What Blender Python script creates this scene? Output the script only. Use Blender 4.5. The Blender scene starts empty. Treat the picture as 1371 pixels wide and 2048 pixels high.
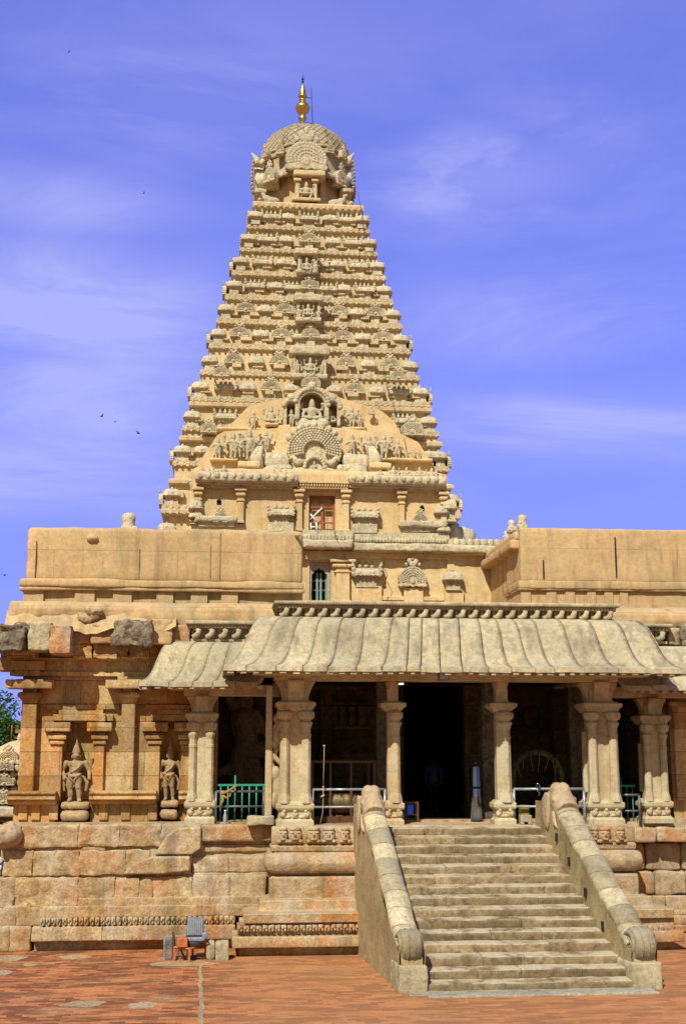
import bpy, math, random
from mathutils import Vector, noise
random.seed(7)
R = math.radians
sc = bpy.context.scene
col = sc.collection

# ------------------------------------------------------------------ camera
FPX, PW, PH = 2490.0, 1371.0, 2048.0
YAW, PITCH, CAMZ = R(5.5), R(10.8), 4.9
cam = bpy.data.cameras.new('camera'); camo = bpy.data.objects.new('camera', cam); col.objects.link(camo)
cam.sensor_fit = 'VERTICAL'; cam.sensor_height = 24.0; cam.lens = FPX / PH * 24.0
cam.clip_start = 0.1; cam.clip_end = 4000
camo.location = (0, 0, CAMZ); camo.rotation_euler = (math.pi/2 + PITCH, 0, -YAW)
sc.camera = camo

# ------------------------------------------------------------------ sky, sun, exposure
SUN_EL, SUN_AZ = R(47), R(27)
sdir = Vector((-math.sin(SUN_AZ)*math.cos(SUN_EL), -math.cos(SUN_AZ)*math.cos(SUN_EL), math.sin(SUN_EL)))
w = bpy.data.worlds.new('World'); sc.world = w; w.use_nodes = True
nt = w.node_tree; nt.nodes.clear()
def wn(t, **k):
    n = nt.nodes.new(t)
    for a, b in k.items(): setattr(n, a, b)
    return n
L = nt.links.new
out = wn('ShaderNodeOutputWorld'); bg = wn('ShaderNodeBackground'); bg.inputs[1].default_value = 0.105
sky = wn('ShaderNodeTexSky', sky_type='NISHITA', sun_disc=False, sun_elevation=SUN_EL, sun_rotation=math.pi + SUN_AZ,
         altitude=50, air_density=1.0, dust_density=0.15, ozone_density=2.0)
tint = wn('ShaderNodeMix', data_type='RGBA', blend_type='MULTIPLY'); tint.inputs[0].default_value = 1.0
tint.inputs[7].default_value = (1.36, 1.06, 2.1, 1)
L(sky.outputs[0], tint.inputs[6])
tc = wn('ShaderNodeTexCoord')
sm = wn('ShaderNodeMapping'); sm.inputs['Scale'].default_value = (1, 1, .62); sm.inputs['Location'].default_value = (0, 0, .30); L(tc.outputs['Generated'], sm.inputs[0])
vn = wn('ShaderNodeVectorMath', operation='NORMALIZE'); L(sm.outputs[0], vn.inputs[0]); L(vn.outputs[0], sky.inputs[0])
mp = wn('ShaderNodeMapping'); mp.inputs['Rotation'].default_value = (0, R(14), R(20)); mp.inputs['Scale'].default_value = (2.4, 1.0, 8.5)
mp.inputs['Location'].default_value = (0.35, 0.2, 0.55)
L(tc.outputs['Generated'], mp.inputs[0])
cn = wn('ShaderNodeTexNoise'); cn.inputs['Scale'].default_value = 1.25; cn.inputs['Detail'].default_value = 7; cn.inputs['Roughness'].default_value = .60; cn.inputs['Distortion'].default_value = .5
L(mp.outputs[0], cn.inputs['Vector'])
cr = wn('ShaderNodeMapRange'); cr.inputs[1].default_value = .40; cr.inputs[2].default_value = .72; cr.inputs[4].default_value = 1.0
L(cn.outputs[0], cr.inputs[0])
# drifts of thin cloud: soft patches by azimuth and elevation, broken up by the streaky noise
sx_ = wn('ShaderNodeSeparateXYZ'); L(tc.outputs['Generated'], sx_.inputs[0])
def wm(op, a, b=None):
    n = wn('ShaderNodeMath', operation=op)
    for k, i in ((a, 0), (b, 1)):
        if k is None: continue
        if isinstance(k, (int, float)): n.inputs[i].default_value = k
        else: L(k, n.inputs[i])
    return n.outputs[0]
az_ = wm('ARCTAN2', sx_.outputs[0], sx_.outputs[1]); el_ = wm('ARCSINE', sx_.outputs[2])
tot = None
for (a, e, sa, se, k) in ((-7, 19.7, 6.5, 2.4, 1.3), (-8, 15.5, 9, 2.4, 1.0), (12.5, 25.6, 5.2, 1.7, 1.3), (17, 26.5, 4.0, 2.5, .6), (16, 19.3, 7, 2.0, .8), (16.5, 14.4, 8.5, 1.7, 1.2), (-9, 12.3, 10, 2.4, 1.0), (-2, 29, 7, 2.5, .5), (-8, 24, 5, 1.6, .5), (60, 25, 25, 6, .6), (-70, 22, 25, 7, .6)):
    d1 = wm('DIVIDE', wm('SUBTRACT', az_, R(a)), R(sa)); d2 = wm('DIVIDE', wm('SUBTRACT', el_, R(e)), R(se))
    g_ = wm('MULTIPLY', wm('EXPONENT', wm('MULTIPLY', wm('ADD', wm('MULTIPLY', d1, d1), wm('MULTIPLY', d2, d2)), -1.0)), k)
    tot = g_ if tot is None else wm('MAXIMUM', tot, g_)
cf_ = wm('MINIMUM', wm('ADD', wm('MULTIPLY', tot, wm('ADD', wm('MULTIPLY', cr.outputs[0], 1.25), .28)), wm('MULTIPLY', cr.outputs[0], .16)), .9)
cm = wn('ShaderNodeMix', data_type='RGBA'); cm.inputs[7].default_value = (3.3, 3.6, 7.4, 1)
L(cf_, cm.inputs[0]); L(tint.outputs[2], cm.inputs[6]); 
dt = wn('ShaderNodeVectorMath', operation='DOT_PRODUCT'); dt.inputs[1].default_value = (-math.sin(SUN_AZ), -math.cos(SUN_AZ), 0); L(tc.outputs['Generated'], dt.inputs[0])
hz_ = wn('ShaderNodeMapRange'); hz_.inputs[1].default_value = -.35; hz_.inputs[2].default_value = .45; L(dt.outputs['Value'], hz_.inputs[0])
wt_ = wn('ShaderNodeMix', data_type='RGBA', blend_type='MULTIPLY'); wt_.inputs[0].default_value = 1.0; wt_.inputs[7].default_value = (1.0, .76, .44, 1); L(sky.outputs[0], wt_.inputs[6])
fm_ = wn('ShaderNodeMix', data_type='RGBA'); L(hz_.outputs[0], fm_.inputs[0]); L(cm.outputs[2], fm_.inputs[6]); L(wt_.outputs[2], fm_.inputs[7])   # paler, warmer haze added out of view on the sun's side, for warm fill
L(fm_.outputs[2], bg.inputs[0]); L(bg.outputs[0], out.inputs[0])

sun = bpy.data.lights.new('sun', 'SUN'); sun.energy = 4.4; sun.angle = R(0.5); sun.color = (1.0, .955, .84)
suno = bpy.data.objects.new('sun', sun); col.objects.link(suno)
suno.rotation_euler = sdir.to_track_quat('Z', 'Y').to_euler(); suno.location = (-30, -40, 60)
vs = sc.view_settings
vs.view_transform = 'Standard'; vs.look = 'None'; vs.exposure = 0.36; vs.gamma = 1.0; vs.use_curve_mapping = False
sc.render.engine = 'CYCLES'; sc.cycles.max_bounces = 6; sc.cycles.diffuse_bounces = 3; sc.cycles.glossy_bounces = 2
sc.cycles.use_denoising = True

# ------------------------------------------------------------------ photo-scale helpers: a pixel seen at a known distance gives a real position
cp, sp, cy_, sy_ = math.cos(PITCH), math.sin(PITCH), math.cos(YAW), math.sin(YAW)
FW = Vector((sy_*cp, cy_*cp, sp)); RT = Vector((cy_, -sy_, 0)); UP = RT.cross(FW)
def P(px, py, Y):
    d = FW + RT*((px-PW/2)/FPX) + UP*((PH/2-py)/FPX)
    return Vector((0, 0, CAMZ)) + d*(Y/d.y)
def PX(px, Y, py=1450): return P(px, py, Y).x
def PZ(py, Y, px=640): return P(px, py, Y).z

# ------------------------------------------------------------------ mesh builder
class MB:
    def __init__(s): s.v = []; s.f = []; s.sm = []; s.t = []; s.tint = .5
    def add(s, vs_, fs, smooth=False):
        o = len(s.v); s.v.extend(tuple(p) for p in vs_)
        for f in fs: s.f.append(tuple(i+o for i in f)); s.sm.append(smooth); s.t.append(s.tint)
        return s
    def box(s, x0, x1, y0, y1, z0, z1, tx=0, ty=0):
        # tx, ty: inward taper of the top
        v = [(x0,y0,z0),(x1,y0,z0),(x1,y1,z0),(x0,y1,z0),(x0+tx,y0+ty,z1),(x1-tx,y0+ty,z1),(x1-tx,y1-ty,z1),(x0+tx,y1-ty,z1)]
        return s.add(v, [(3,2,1,0),(4,5,6,7),(0,1,5,4),(1,2,6,5),(2,3,7,6),(3,0,4,7)])
    def rbox(s, x0, x1, y0, y1, z0, z1, r=.05, step=.2, amp=.0, fr=1.0, seed=0.0, mx=26):
        # rounded, weathered block
        d = (x1-x0, y1-y0, z1-z0); r = min(r, .49*min(d))
        lo = (x0+r, y0+r, z0+r); hi = (x1-r, y1-r, z1-r)
        n = [max(2, min(mx, int(math.ceil(k/step)))) for k in d]
        def ticks(a, b, k):
            ts = [a, a+r*.3, a+r] + [a+r+(b-a-2*r)*i/k for i in range(1, k)] + [b-r, b-r*.3, b]
            return ts
        T = [ticks((x0,y0,z0)[i], (x1,y1,z1)[i], n[i]) for i in range(3)]
        idx = {}; vs_ = []; fs = []
        def vert(p):
            k = (round(p[0],4), round(p[1],4), round(p[2],4))
            if k in idx: return idx[k]
            c = [min(max(p[i], lo[i]), hi[i]) for i in range(3)]
            dv = Vector((p[0]-c[0], p[1]-c[1], p[2]-c[2]))
            if dv.length < 1e-6: q = Vector(p); nn = Vector((0,0,1))
            else: nn = dv.normalized(); q = Vector(c) + nn*r
            if amp:
                u = Vector((q.x*fr+seed, q.y*fr+seed*1.7, q.z*fr-seed))
                q = q + nn*(amp*(noise.noise(u) + .5*noise.noise(u*2.7)))
            idx[k] = len(vs_); vs_.append(tuple(q)); return idx[k]
        for ax in range(3):
            a, b = [(1,2),(2,0),(0,1)][ax]
            for side in (0, 1):
                cst = (x0,y0,z0)[ax] if side == 0 else (x1,y1,z1)[ax]
                for i in range(len(T[a])-1):
                    for j in range(len(T[b])-1):
                        q = []
                        for (ii, jj) in ((i,j),(i+1,j),(i+1,j+1),(i,j+1)):
                            p = [0,0,0]; p[ax] = cst; p[a] = T[a][ii]; p[b] = T[b][jj]; q.append(vert(p))
                        if side == 0: q.reverse()
                        fs.append(tuple(q))
        return s.add(vs_, fs, True)
    def prism(s, poly, a, b, axis='y', smooth=False, inset=0.0):
        # poly in (x,z) for axis y, (y,z) for axis x, (x,y) for axis z; front (a) may be inset
        n = len(poly); cx = sum(p[0] for p in poly)/n; cz = sum(p[1] for p in poly)/n
        def mk(p, t, k):
            u, w_ = cx+(p[0]-cx)*(1-k), cz+(p[1]-cz)*(1-k)
            return {'y': (u, t, w_), 'x': (t, u, w_), 'z': (u, w_, t)}[axis]
        v = [mk(p, a, inset) for p in poly] + [mk(p, b, 0) for p in poly]
        f = [tuple(range(n)), tuple(range(2*n-1, n-1, -1))] + [(i, n+i, n+(i+1) % n, (i+1) % n) for i in range(n)]
        s.add(v, f, False)
        if smooth:
            for i in range(1, n+1): s.sm[-i] = True
        return s
    def lathe(s, prof, c, n=16, ang=0.0, sx=1.0, sy=1.0, smooth=True, power=0.0, axis='z'):
        # power>0: squarish section (superellipse)
        v = []; f = []
        for (r, z) in prof:
            for i in range(n):
                t = 2*math.pi*i/n + ang; ct, st = math.cos(t), math.sin(t)
                k = 1.0
                if power: k = (abs(ct)**power + abs(st)**power)**(-1/power)
                a, b = r*k*ct*sx, r*k*st*sy
                if axis == 'z': v.append((c[0]+a, c[1]+b, c[2]+z))
                elif axis == 'x': v.append((c[0]+z, c[1]+a, c[2]+b))
                else: v.append((c[0]+a, c[1]+z, c[2]+b))
        m = len(prof)
        for j in range(m-1):
            for i in range(n):
                f.append((j*n+i, j*n+(i+1) % n, (j+1)*n+(i+1) % n, (j+1)*n+i))
        s.add(v, f, smooth)
        o = len(s.v) - m*n
        s.f.append(tuple(o+i for i in range(n-1, -1, -1))); s.sm.append(False); s.t.append(s.tint)
        s.f.append(tuple(o+(m-1)*n+i for i in range(n))); s.sm.append(False); s.t.append(s.tint)
        return s
    def rect(s, prof, x0, x1, y0, y1, smooth=False):
        # moulding profile (out, z) swept round a rectangle
        v = []; f = []; m = len(prof)
        for (o, z) in prof: v += [(x0-o,y0-o,z),(x1+o,y0-o,z),(x1+o,y1+o,z),(x0-o,y1+o,z)]
        for j in range(m-1):
            for i in range(4): f.append((j*4+i, j*4+(i+1) % 4, (j+1)*4+(i+1) % 4, (j+1)*4+i))
        f.append((3,2,1,0)); f.append(tuple((m-1)*4+i for i in range(4)))
        return s.add(v, f, smooth)
    def tube(s, pts, r, n=8, smooth=True):
        pts = [Vector(p) for p in pts]; rs = r if isinstance(r, (list, tuple)) else [r]*len(pts)
        v = []; f = []; m = len(pts); prev = None
        for k, p in enumerate(pts):
            d = (pts[min(k+1, m-1)] - pts[max(k-1, 0)]).normalized()
            if prev is None:
                a = d.cross(Vector((0,0,1)))
                if a.length < .05: a = d.cross(Vector((1,0,0)))
                a.normalize()
            else:
                a = prev - d*prev.dot(d)
                a.normalize()
            prev = a; b = d.cross(a)
            for i in range(n):
                t = 2*math.pi*i/n; v.append(p + (a*math.cos(t)+b*math.sin(t))*rs[k])
        for k in range(m-1):
            for i in range(n): f.append((k*n+i, k*n+(i+1) % n, (k+1)*n+(i+1) % n, (k+1)*n+i))
        s.add(v, f, smooth)
        o = len(s.v)-m*n
        s.f.append(tuple(o+i for i in range(n-1,-1,-1))); s.sm.append(False); s.t.append(s.tint)
        s.f.append(tuple(o+(m-1)*n+i for i in range(n))); s.sm.append(False); s.t.append(s.tint)
        return s
    def ball(s, c, r, nu=10, nv=7, amp=0.0, fr=1.0):
        if not isinstance(r, (tuple, list)): r = (r, r, r)
        v = [(c[0],c[1],c[2]-r[2])]; f = []
        for j in range(1, nv):
            a = -math.pi/2 + math.pi*j/nv
            for i in range(nu):
                t = 2*math.pi*i/nu
                d = Vector((math.cos(a)*math.cos(t), math.cos(a)*math.sin(t), math.sin(a)))
                k = 1.0
                if amp: k += amp*noise.noise(Vector((d.x*fr+c[0]*3, d.y*fr+c[1], d.z*fr+c[2]*3)))
                v.append((c[0]+d.x*r[0]*k, c[1]+d.y*r[1]*k, c[2]+d.z*r[2]*k))
        v.append((c[0],c[1],c[2]+r[2])); last = len(v)-1
        for i in range(nu): f.append((0, 1+(i+1) % nu, 1+i))
        for j in range(nv-2):
            for i in range(nu):
                a = 1+j*nu; f.append((a+i, a+(i+1) % nu, a+nu+(i+1) % nu, a+nu+i))
        a = 1+(nv-2)*nu
        for i in range(nu): f.append((a+i, a+(i+1) % nu, last))
        return s.add(v, f, True)
    def cap(s, p0, p1, r0, r1, n=10):
        p0, p1 = Vector(p0), Vector(p1)
        s.ball(p0, r0, n, 6); s.ball(p1, r1, n, 6); s.tube([p0, p1], [r0, r1], n); return s
    def grid(s, fn, nu, nv, smooth=True):
        v = [fn(i/nu, j/nv) for j in range(nv+1) for i in range(nu+1)]
        f = [(j*(nu+1)+i, j*(nu+1)+i+1, (j+1)*(nu+1)+i+1, (j+1)*(nu+1)+i) for j in range(nv) for i in range(nu)]
        return s.add(v, f, smooth)
    def xf(s, other, loc=(0,0,0), sc_=1.0, rz=0.0):
        c, q = math.cos(rz), math.sin(rz)
        k = sc_ if isinstance(sc_, (tuple, list)) else (sc_, sc_, sc_)
        o = len(s.v)
        for (x, y, z) in other.v:
            x, y, z = x*k[0], y*k[1], z*k[2]
            s.v.append((loc[0]+x*c-y*q, loc[1]+x*q+y*c, loc[2]+z))
        for f, m, t in zip(other.f, other.sm, other.t): s.f.append(tuple(i+o for i in f)); s.sm.append(m); s.t.append(t)
        return s
    shear = None      # optional x offset as a function of y (a flight that narrows upwards)
    def mesh(s, name, org=(0,0,0)):
        me = bpy.data.meshes.new(name)
        if MB.shear: s.v = [(x+MB.shear(y), y, z) for x, y, z in s.v]
        me.from_pydata([(x-org[0], y-org[1], z-org[2]) for x, y, z in s.v], [], s.f)
        me.polygons.foreach_set('use_smooth', s.sm)
        at = me.attributes.new('tint', 'FLOAT', 'FACE'); at.data.foreach_set('value', s.t)
        me.update(); return me

ORG = {}
def org(o): return ORG.get(o.name, Vector((0,0,0)))
def link(name, me, parent=None, loc=None, rz=0.0, scale=None):
    # loc in world; parents are never rotated or scaled
    o = bpy.data.objects.new(name, me); col.objects.link(o)
    po = org(parent) if parent else Vector((0,0,0))
    if loc is None: loc = po
    o.location = Vector(loc) - po; ORG[o.name] = Vector(loc); o.rotation_euler.z = rz
    if scale: o.scale = scale if isinstance(scale, (tuple, list)) else (scale,)*3
    if parent: o.parent = parent
    return o
def build(mb, name, mat, parent=None, loc=None, bevel=0.0, seg=1):
    base = Vector(loc) if loc is not None else (org(parent) if parent else Vector((0,0,0)))
    me = mb.mesh(name, base); me.materials.append(mat)
    o = link(name, me, parent, base)
    if bevel:
        m = o.modifiers.new('edge', 'BEVEL'); m.width = bevel; m.segments = seg; m.limit_method = 'ANGLE'; m.angle_limit = R(40)
    return o
def tag(o, label=None, cat=None, group=None, kind=None):
    if label: o['label'] = label
    if cat: o['category'] = cat
    if group: o['group'] = group
    if kind: o['kind'] = kind
    return o
def thing(name, loc, label, cat, group=None):
    o = bpy.data.objects.new(name, None); col.objects.link(o); o.location = loc; o.empty_display_size = .2; ORG[o.name] = Vector(loc)
    return tag(o, label, cat, group)
def organic(mb, vox, it=3, smooth=True):
    # union of the builder's pieces as one continuous surface
    me = mb.mesh('tmp'); o = bpy.data.objects.new('tmp', me); col.objects.link(o)
    m = o.modifiers.new('r', 'REMESH'); m.mode = 'VOXEL'; m.voxel_size = vox; m.use_smooth_shade = smooth
    if it: q = o.modifiers.new('s', 'SMOOTH'); q.iterations = it; q.factor = .5
    bpy.context.view_layer.update()
    dg = bpy.context.evaluated_depsgraph_get()
    me2 = bpy.data.meshes.new_from_object(o.evaluated_get(dg))
    bpy.data.objects.remove(o); bpy.data.meshes.remove(me)
    me2.name = 'body'
    return me2

# ------------------------------------------------------------------ materials
def mat_new(name):
    m = bpy.data.materials.new(name); m.use_nodes = True; t = m.node_tree; t.nodes.clear()
    o = t.nodes.new('ShaderNodeOutputMaterial'); b = t.nodes.new('ShaderNodeBsdfPrincipled'); t.links.new(b.outputs[0], o.inputs[0])
    return m, t, b
class NT:
    def __init__(s, t): s.t = t
    def n(s, ty, **k):
        x = s.t.nodes.new(ty)
        for a, b in k.items(): setattr(x, a, b)
        return x
    def l(s, a, b): s.t.links.new(a, b)
    def noise(s, vec, scale, detail=5, rough=.55, dist=0.0):
        x = s.n('ShaderNodeTexNoise'); x.inputs['Scale'].default_value = scale; x.inputs['Detail'].default_value = detail
        x.inputs['Roughness'].default_value = rough; x.inputs['Distortion'].default_value = dist; s.l(vec, x.inputs['Vector']); return x.outputs[0]
    def rng(s, v, a, b, c=0.0, d=1.0):
        x = s.n('ShaderNodeMapRange'); s.l(v, x.inputs[0])
        for i, k in zip((1,2,3,4), (a,b,c,d)): x.inputs[i].default_value = k
        return x.outputs[0]
    def rng3(s, v, a, b, c, d):
        r = s.rng(v, a, b, c, d); x = s.n('ShaderNodeCombineColor')
        for i in range(3): s.l(r, x.inputs[i])
        return x.outputs[0]
    def mix(s, fac, a, b, blend='MIX'):
        x = s.n('ShaderNodeMix', data_type='RGBA', blend_type=blend)
        for k, sock in ((fac, 0), (a, 6), (b, 7)):
            if isinstance(k, (int, float)): x.inputs[sock].default_value = k
            elif isinstance(k, tuple): x.inputs[sock].default_value = k + (1,) if len(k) == 3 else k
            else: s.l(k, x.inputs[sock])
        return x.outputs[2]
    def math(s, op, a, b=None):
        x = s.n('ShaderNodeMath', operation=op)
        for k, i in ((a, 0), (b, 1)):
            if k is None: continue
            if isinstance(k, (int, float)): x.inputs[i].default_value = k
            else: s.l(k, x.inputs[i])
        return x.outputs[0]
    def mapping(s, vec, sc_, loc=(0,0,0), rot=(0,0,0)):
        x = s.n('ShaderNodeMapping'); x.inputs['Scale'].default_value = sc_; x.inputs['Location'].default_value = loc; x.inputs['Rotation'].default_value = rot
        s.l(vec, x.inputs[0]); return x.outputs[0]
def stone(name, a, b, c=None, big=.5, streak=(.10,.07,.05), streak_amt=.35, grey=None, grey_amt=0.0, tint_amt=.35,
          carve=0.0, carve_scale=3.0, bump=.25, fine=30.0, rough=.9, rust=None, rust_amt=0.0, joints=None, pits=0.0, mott=.28, grain=.5, goff=.35, lime=0.0, blot=.45, blot_col=None, blot_scale=3.0):
    m, t, bs = mat_new(name); q = NT(t)
    geo = q.n('ShaderNodeNewGeometry'); pos = geo.outputs['Position']
    n1 = q.noise(pos, big, 6, .6, .3); n2 = q.noise(pos, big*6, 5, .6); n3 = q.noise(pos, fine, 4, .65)
    cl = q.mix(q.rng(n1, .42, .58), a, b)
    if c: cl = q.mix(q.rng(n2, .50, .62, 0, .85), cl, c)
    if rust:
        n5 = q.noise(q.mapping(pos, (1.0, 1.0, .38), (3.1, 7.7, 1.3)), .8, 6, .62, .8)
        cl = q.mix(q.rng(n5, .48, .64, 0, rust_amt), cl, rust)
    cl = q.mix(1.0, cl, q.rng3(q.noise(pos, big*14+1, 8, .74), .34, .66, 1-mott, 1+mott), 'MULTIPLY')
    at = q.n('ShaderNodeAttribute', attribute_name='tint')
    tv = q.rng(at.outputs['Fac'], 0, 1, 1-tint_amt, 1+tint_amt)
    comb = q.n('ShaderNodeCombineColor'); 
    for i in range(3): q.l(tv, comb.inputs[i])
    cl = q.mix(1.0, cl, comb.outputs[0], 'MULTIPLY')
    if streak_amt:
        n4 = q.noise(q.mapping(pos, (2.4, 2.4, .22)), 1.0, 6, .62)
        cl = q.mix(q.rng(n4, .52, .68, 0, streak_amt), cl, streak)
    if lime:
        n6 = q.noise(q.mapping(pos, (1.7, 1.7, .16), (9.3, 2.2, 5.1)), 1.0, 7, .66)
        cl = q.mix(q.rng(n6, .53, .66, 0, lime), cl, (.58, .52, .43))
    if blot:
        n7 = q.noise(q.mapping(pos, (1, 1, .8), (17.3, 4.1, 8.8)), big*blot_scale, 9, .72, .6)
        bc = blot_col or (a[0]*.42, a[1]*.42, a[2]*.45)
        cl = q.mix(q.rng(n7, .54, .66, 0, blot), cl, bc)
    lf = q.rng3(q.noise(pos, big*.45, 2, .5), .35, .65, .88, 1.12); cl = q.mix(1.0, cl, lf, 'MULTIPLY')
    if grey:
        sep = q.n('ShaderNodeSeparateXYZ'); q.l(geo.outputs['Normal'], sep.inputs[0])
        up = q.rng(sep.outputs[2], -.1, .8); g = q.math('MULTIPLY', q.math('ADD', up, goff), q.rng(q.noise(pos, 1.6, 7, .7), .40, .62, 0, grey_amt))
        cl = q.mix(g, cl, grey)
    cl = q.mix(q.rng(n3, .42, .68, 0, grain), cl, (a[0]*.45, a[1]*.42, a[2]*.4))
    hs = q.n('ShaderNodeBump'); hs.inputs['Strength'].default_value = bump; hs.inputs['Distance'].default_value = .02
    h = n3
    if pits:
        vo = q.n('ShaderNodeTexVoronoi'); vo.inputs['Scale'].default_value = 5.0; q.l(pos, vo.inputs['Vector'])
        h = q.math('ADD', h, q.rng(vo.outputs[0], .0, .25, 0, pits))
    q.l(h, hs.inputs['Height']); nrm = hs.outputs[0]
    if carve:
        v = q.n('ShaderNodeTexVoronoi', feature='SMOOTH_F1'); v.inputs['Scale'].default_value = carve_scale
        q.l(q.math('MULTIPLY', 1, 1) if False else pos, v.inputs['Vector'])
        k = q.noise(pos, carve_scale*1.7, 3, .6)
        hb = q.n('ShaderNodeBump'); hb.inputs['Strength'].default_value = carve; hb.inputs['Distance'].default_value = .12
        q.l(q.math('ADD', v.outputs[0], k), hb.inputs['Height']); q.l(nrm, hb.inputs['Normal']); nrm = hb.outputs[0]
    if joints:
        # fine masonry joints (ax: which horizontal axis the courses run along)
        bw, bh, jc = joints[:3]; jv = joints[3] if len(joints) > 3 else 1.0
        mpj = q.n('ShaderNodeSeparateXYZ'); q.l(pos, mpj.inputs[0]); cb = q.n('ShaderNodeCombineXYZ')
        q.l(q.math('ADD', mpj.outputs[0], mpj.outputs[1]), cb.inputs[0]); q.l(mpj.outputs[2], cb.inputs[1])
        br = q.n('ShaderNodeTexBrick'); br.inputs['Scale'].default_value = 1.0; br.inputs['Mortar Size'].default_value = .012
        br.inputs['Brick Width'].default_value = bw; br.inputs['Row Height'].default_value = bh; br.inputs['Bias'].default_value = 0
        br.inputs['Color1'].default_value = (1-.30*jv,1-.36*jv,1-.45*jv,1); br.inputs['Color2'].default_value = (1+.22*jv,1+.20*jv,1+.18*jv,1); br.inputs['Mortar'].default_value = jc + (1,)
        br.inputs['Mortar Smooth'].default_value = .3
        q.l(q.mapping(cb.outputs[0], (1,1,1), (.3,.12,0)), br.inputs['Vector'])
        cl = q.mix(1.0, cl, br.outputs[0], 'MULTIPLY')
        jb = q.n('ShaderNodeBump'); jb.inputs['Strength'].default_value = .5; jb.inputs['Distance'].default_value = .02; jb.invert = True
        q.l(br.outputs['Fac'], jb.inputs['Height']); q.l(nrm, jb.inputs['Normal']); nrm = jb.outputs[0]
    q.l(cl, bs.inputs['Base Color']); bs.inputs['Roughness'].default_value = rough; bs.inputs['Specular IOR Level'].default_value = .08
    q.l(nrm, bs.inputs['Normal'])
    return m
def plain(name, c, rough=.5, metal=0.0, var=.15, scale=12, emit=None, spec=.4):
    m, t, bs = mat_new(name); q = NT(t)
    geo = q.n('ShaderNodeNewGeometry'); n1 = q.noise(geo.outputs['Position'], scale, 4)
    cl = q.mix(q.rng(n1, .35, .7, 0, 1), tuple(k*(1+var) for k in c), tuple(k*(1-var*1.6) for k in c))
    q.l(cl, bs.inputs['Base Color']); bs.inputs['Roughness'].default_value = rough; bs.inputs['Metallic'].default_value = metal; bs.inputs['Specular IOR Level'].default_value = spec
    if emit: bs.inputs['Emission Color'].default_value = emit[0] + (1,); bs.inputs['Emission Strength'].default_value = emit[1]
    return m
M = {}
M['tower'] = stone('tower_stone', (.61,.455,.245), (.64,.49,.28), (.58,.41,.20), big=.18, streak=(.24,.17,.085), streak_amt=.4, grey=(.40,.36,.25), grey_amt=.5, tint_amt=.10, bump=.35, fine=9, mott=.16, grain=.25, blot=.25, blot_col=(.36,.31,.21), blot_scale=6)
M['orn'] = stone('ornament_stone', (.61,.51,.315), (.57,.475,.30), (.47,.415,.295), big=.4, streak=(.17,.14,.09), streak_amt=.5, grey=(.44,.41,.31), grey_amt=.8, tint_amt=.12, carve=.4, carve_scale=3.6, bump=.35, fine=9, mott=.30, grain=.5, blot=.6, blot_col=(.27,.245,.18), blot_scale=5)
M['wash'] = stone('limewashed_wall', (.62,.44,.225), (.66,.49,.26), (.59,.39,.17), big=.25, streak=(.33,.22,.10), streak_amt=.4, grey=(.42,.36,.24), grey_amt=.35, tint_amt=.08, bump=.3, fine=8, mott=.12, grain=.2, blot=.35, blot_col=(.40,.32,.19), blot_scale=4)
M['plaster'] = stone('ochre_plaster', (.545,.36,.18), (.47,.345,.165), (.58,.375,.20), big=.32, streak=(.27,.19,.10), streak_amt=.85, joints=(3.4,1.75,(.86,.82,.76),.16), grey=(.40,.335,.20), grey_amt=.5, tint_amt=.08, bump=.4, fine=9, mott=.15, grain=.25, blot=.75, blot_col=(.33,.26,.14), blot_scale=3.2)
M['granite'] = stone('warm_granite', (.47,.315,.125), (.52,.39,.20), (.41,.24,.08), big=.55, streak=(.14,.085,.04), streak_amt=.75, grey=(.36,.32,.23), grey_amt=.55, tint_amt=.22, bump=.5, fine=22, rust=(.50,.205,.04), rust_amt=1.0, lime=.22, joints=(1.15,.62,(.6,.52,.45)), mott=.24)
M['block'] = stone('rough_granite_block', (.45,.305,.14), (.52,.39,.23), (.37,.225,.09), big=.6, streak=(.16,.105,.06), streak_amt=.6, grey=(.38,.35,.28), grey_amt=.6, tint_amt=.25, bump=.8, fine=18, rust=(.50,.195,.055), rust_amt=1.0, lime=.42, carve=.3, carve_scale=2.2, mott=.30)
M['darkblock'] = stone('weathered_dark_block', (.21,.175,.125), (.32,.255,.16), (.11,.09,.065), big=1.2, streak=(.04,.035,.03), streak_amt=.7, tint_amt=.3, bump=.9, fine=14, carve=.4, carve_scale=2.5, mott=.4)
M['roof'] = stone('lichened_roof_stone', (.49,.41,.25), (.43,.36,.225), (.30,.25,.155), big=.7, streak=(.15,.13,.085), streak_amt=.75, grey=(.37,.345,.26), grey_amt=.5, tint_amt=.24, bump=.7, fine=14, pits=.3, mott=.2, grain=.4, blot=.6, blot_scale=3.5)
M['pillar'] = stone('pale_pillar_stone', (.49,.42,.26), (.54,.47,.31), (.45,.35,.185), big=.6, streak=(.20,.14,.07), streak_amt=.55, grey=(.36,.33,.25), grey_amt=.4, tint_amt=.14, bump=.45, fine=22, rust=(.44,.25,.09), rust_amt=.6, mott=.16, grain=.22, blot=.4, blot_scale=4)
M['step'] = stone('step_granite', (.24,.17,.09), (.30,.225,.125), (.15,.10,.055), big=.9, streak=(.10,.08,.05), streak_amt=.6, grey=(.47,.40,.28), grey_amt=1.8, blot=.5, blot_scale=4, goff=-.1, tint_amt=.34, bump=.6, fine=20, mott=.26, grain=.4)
M['rail'] = stone('balustrade_stone', (.40,.33,.19), (.46,.39,.25), (.29,.245,.16), big=.9, streak=(.14,.12,.08), streak_amt=.6, grey=(.38,.35,.27), grey_amt=.4, blot=.5, blot_scale=4, grain=.35, tint_amt=.55, bump=.6, fine=20, mott=.28)
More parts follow.
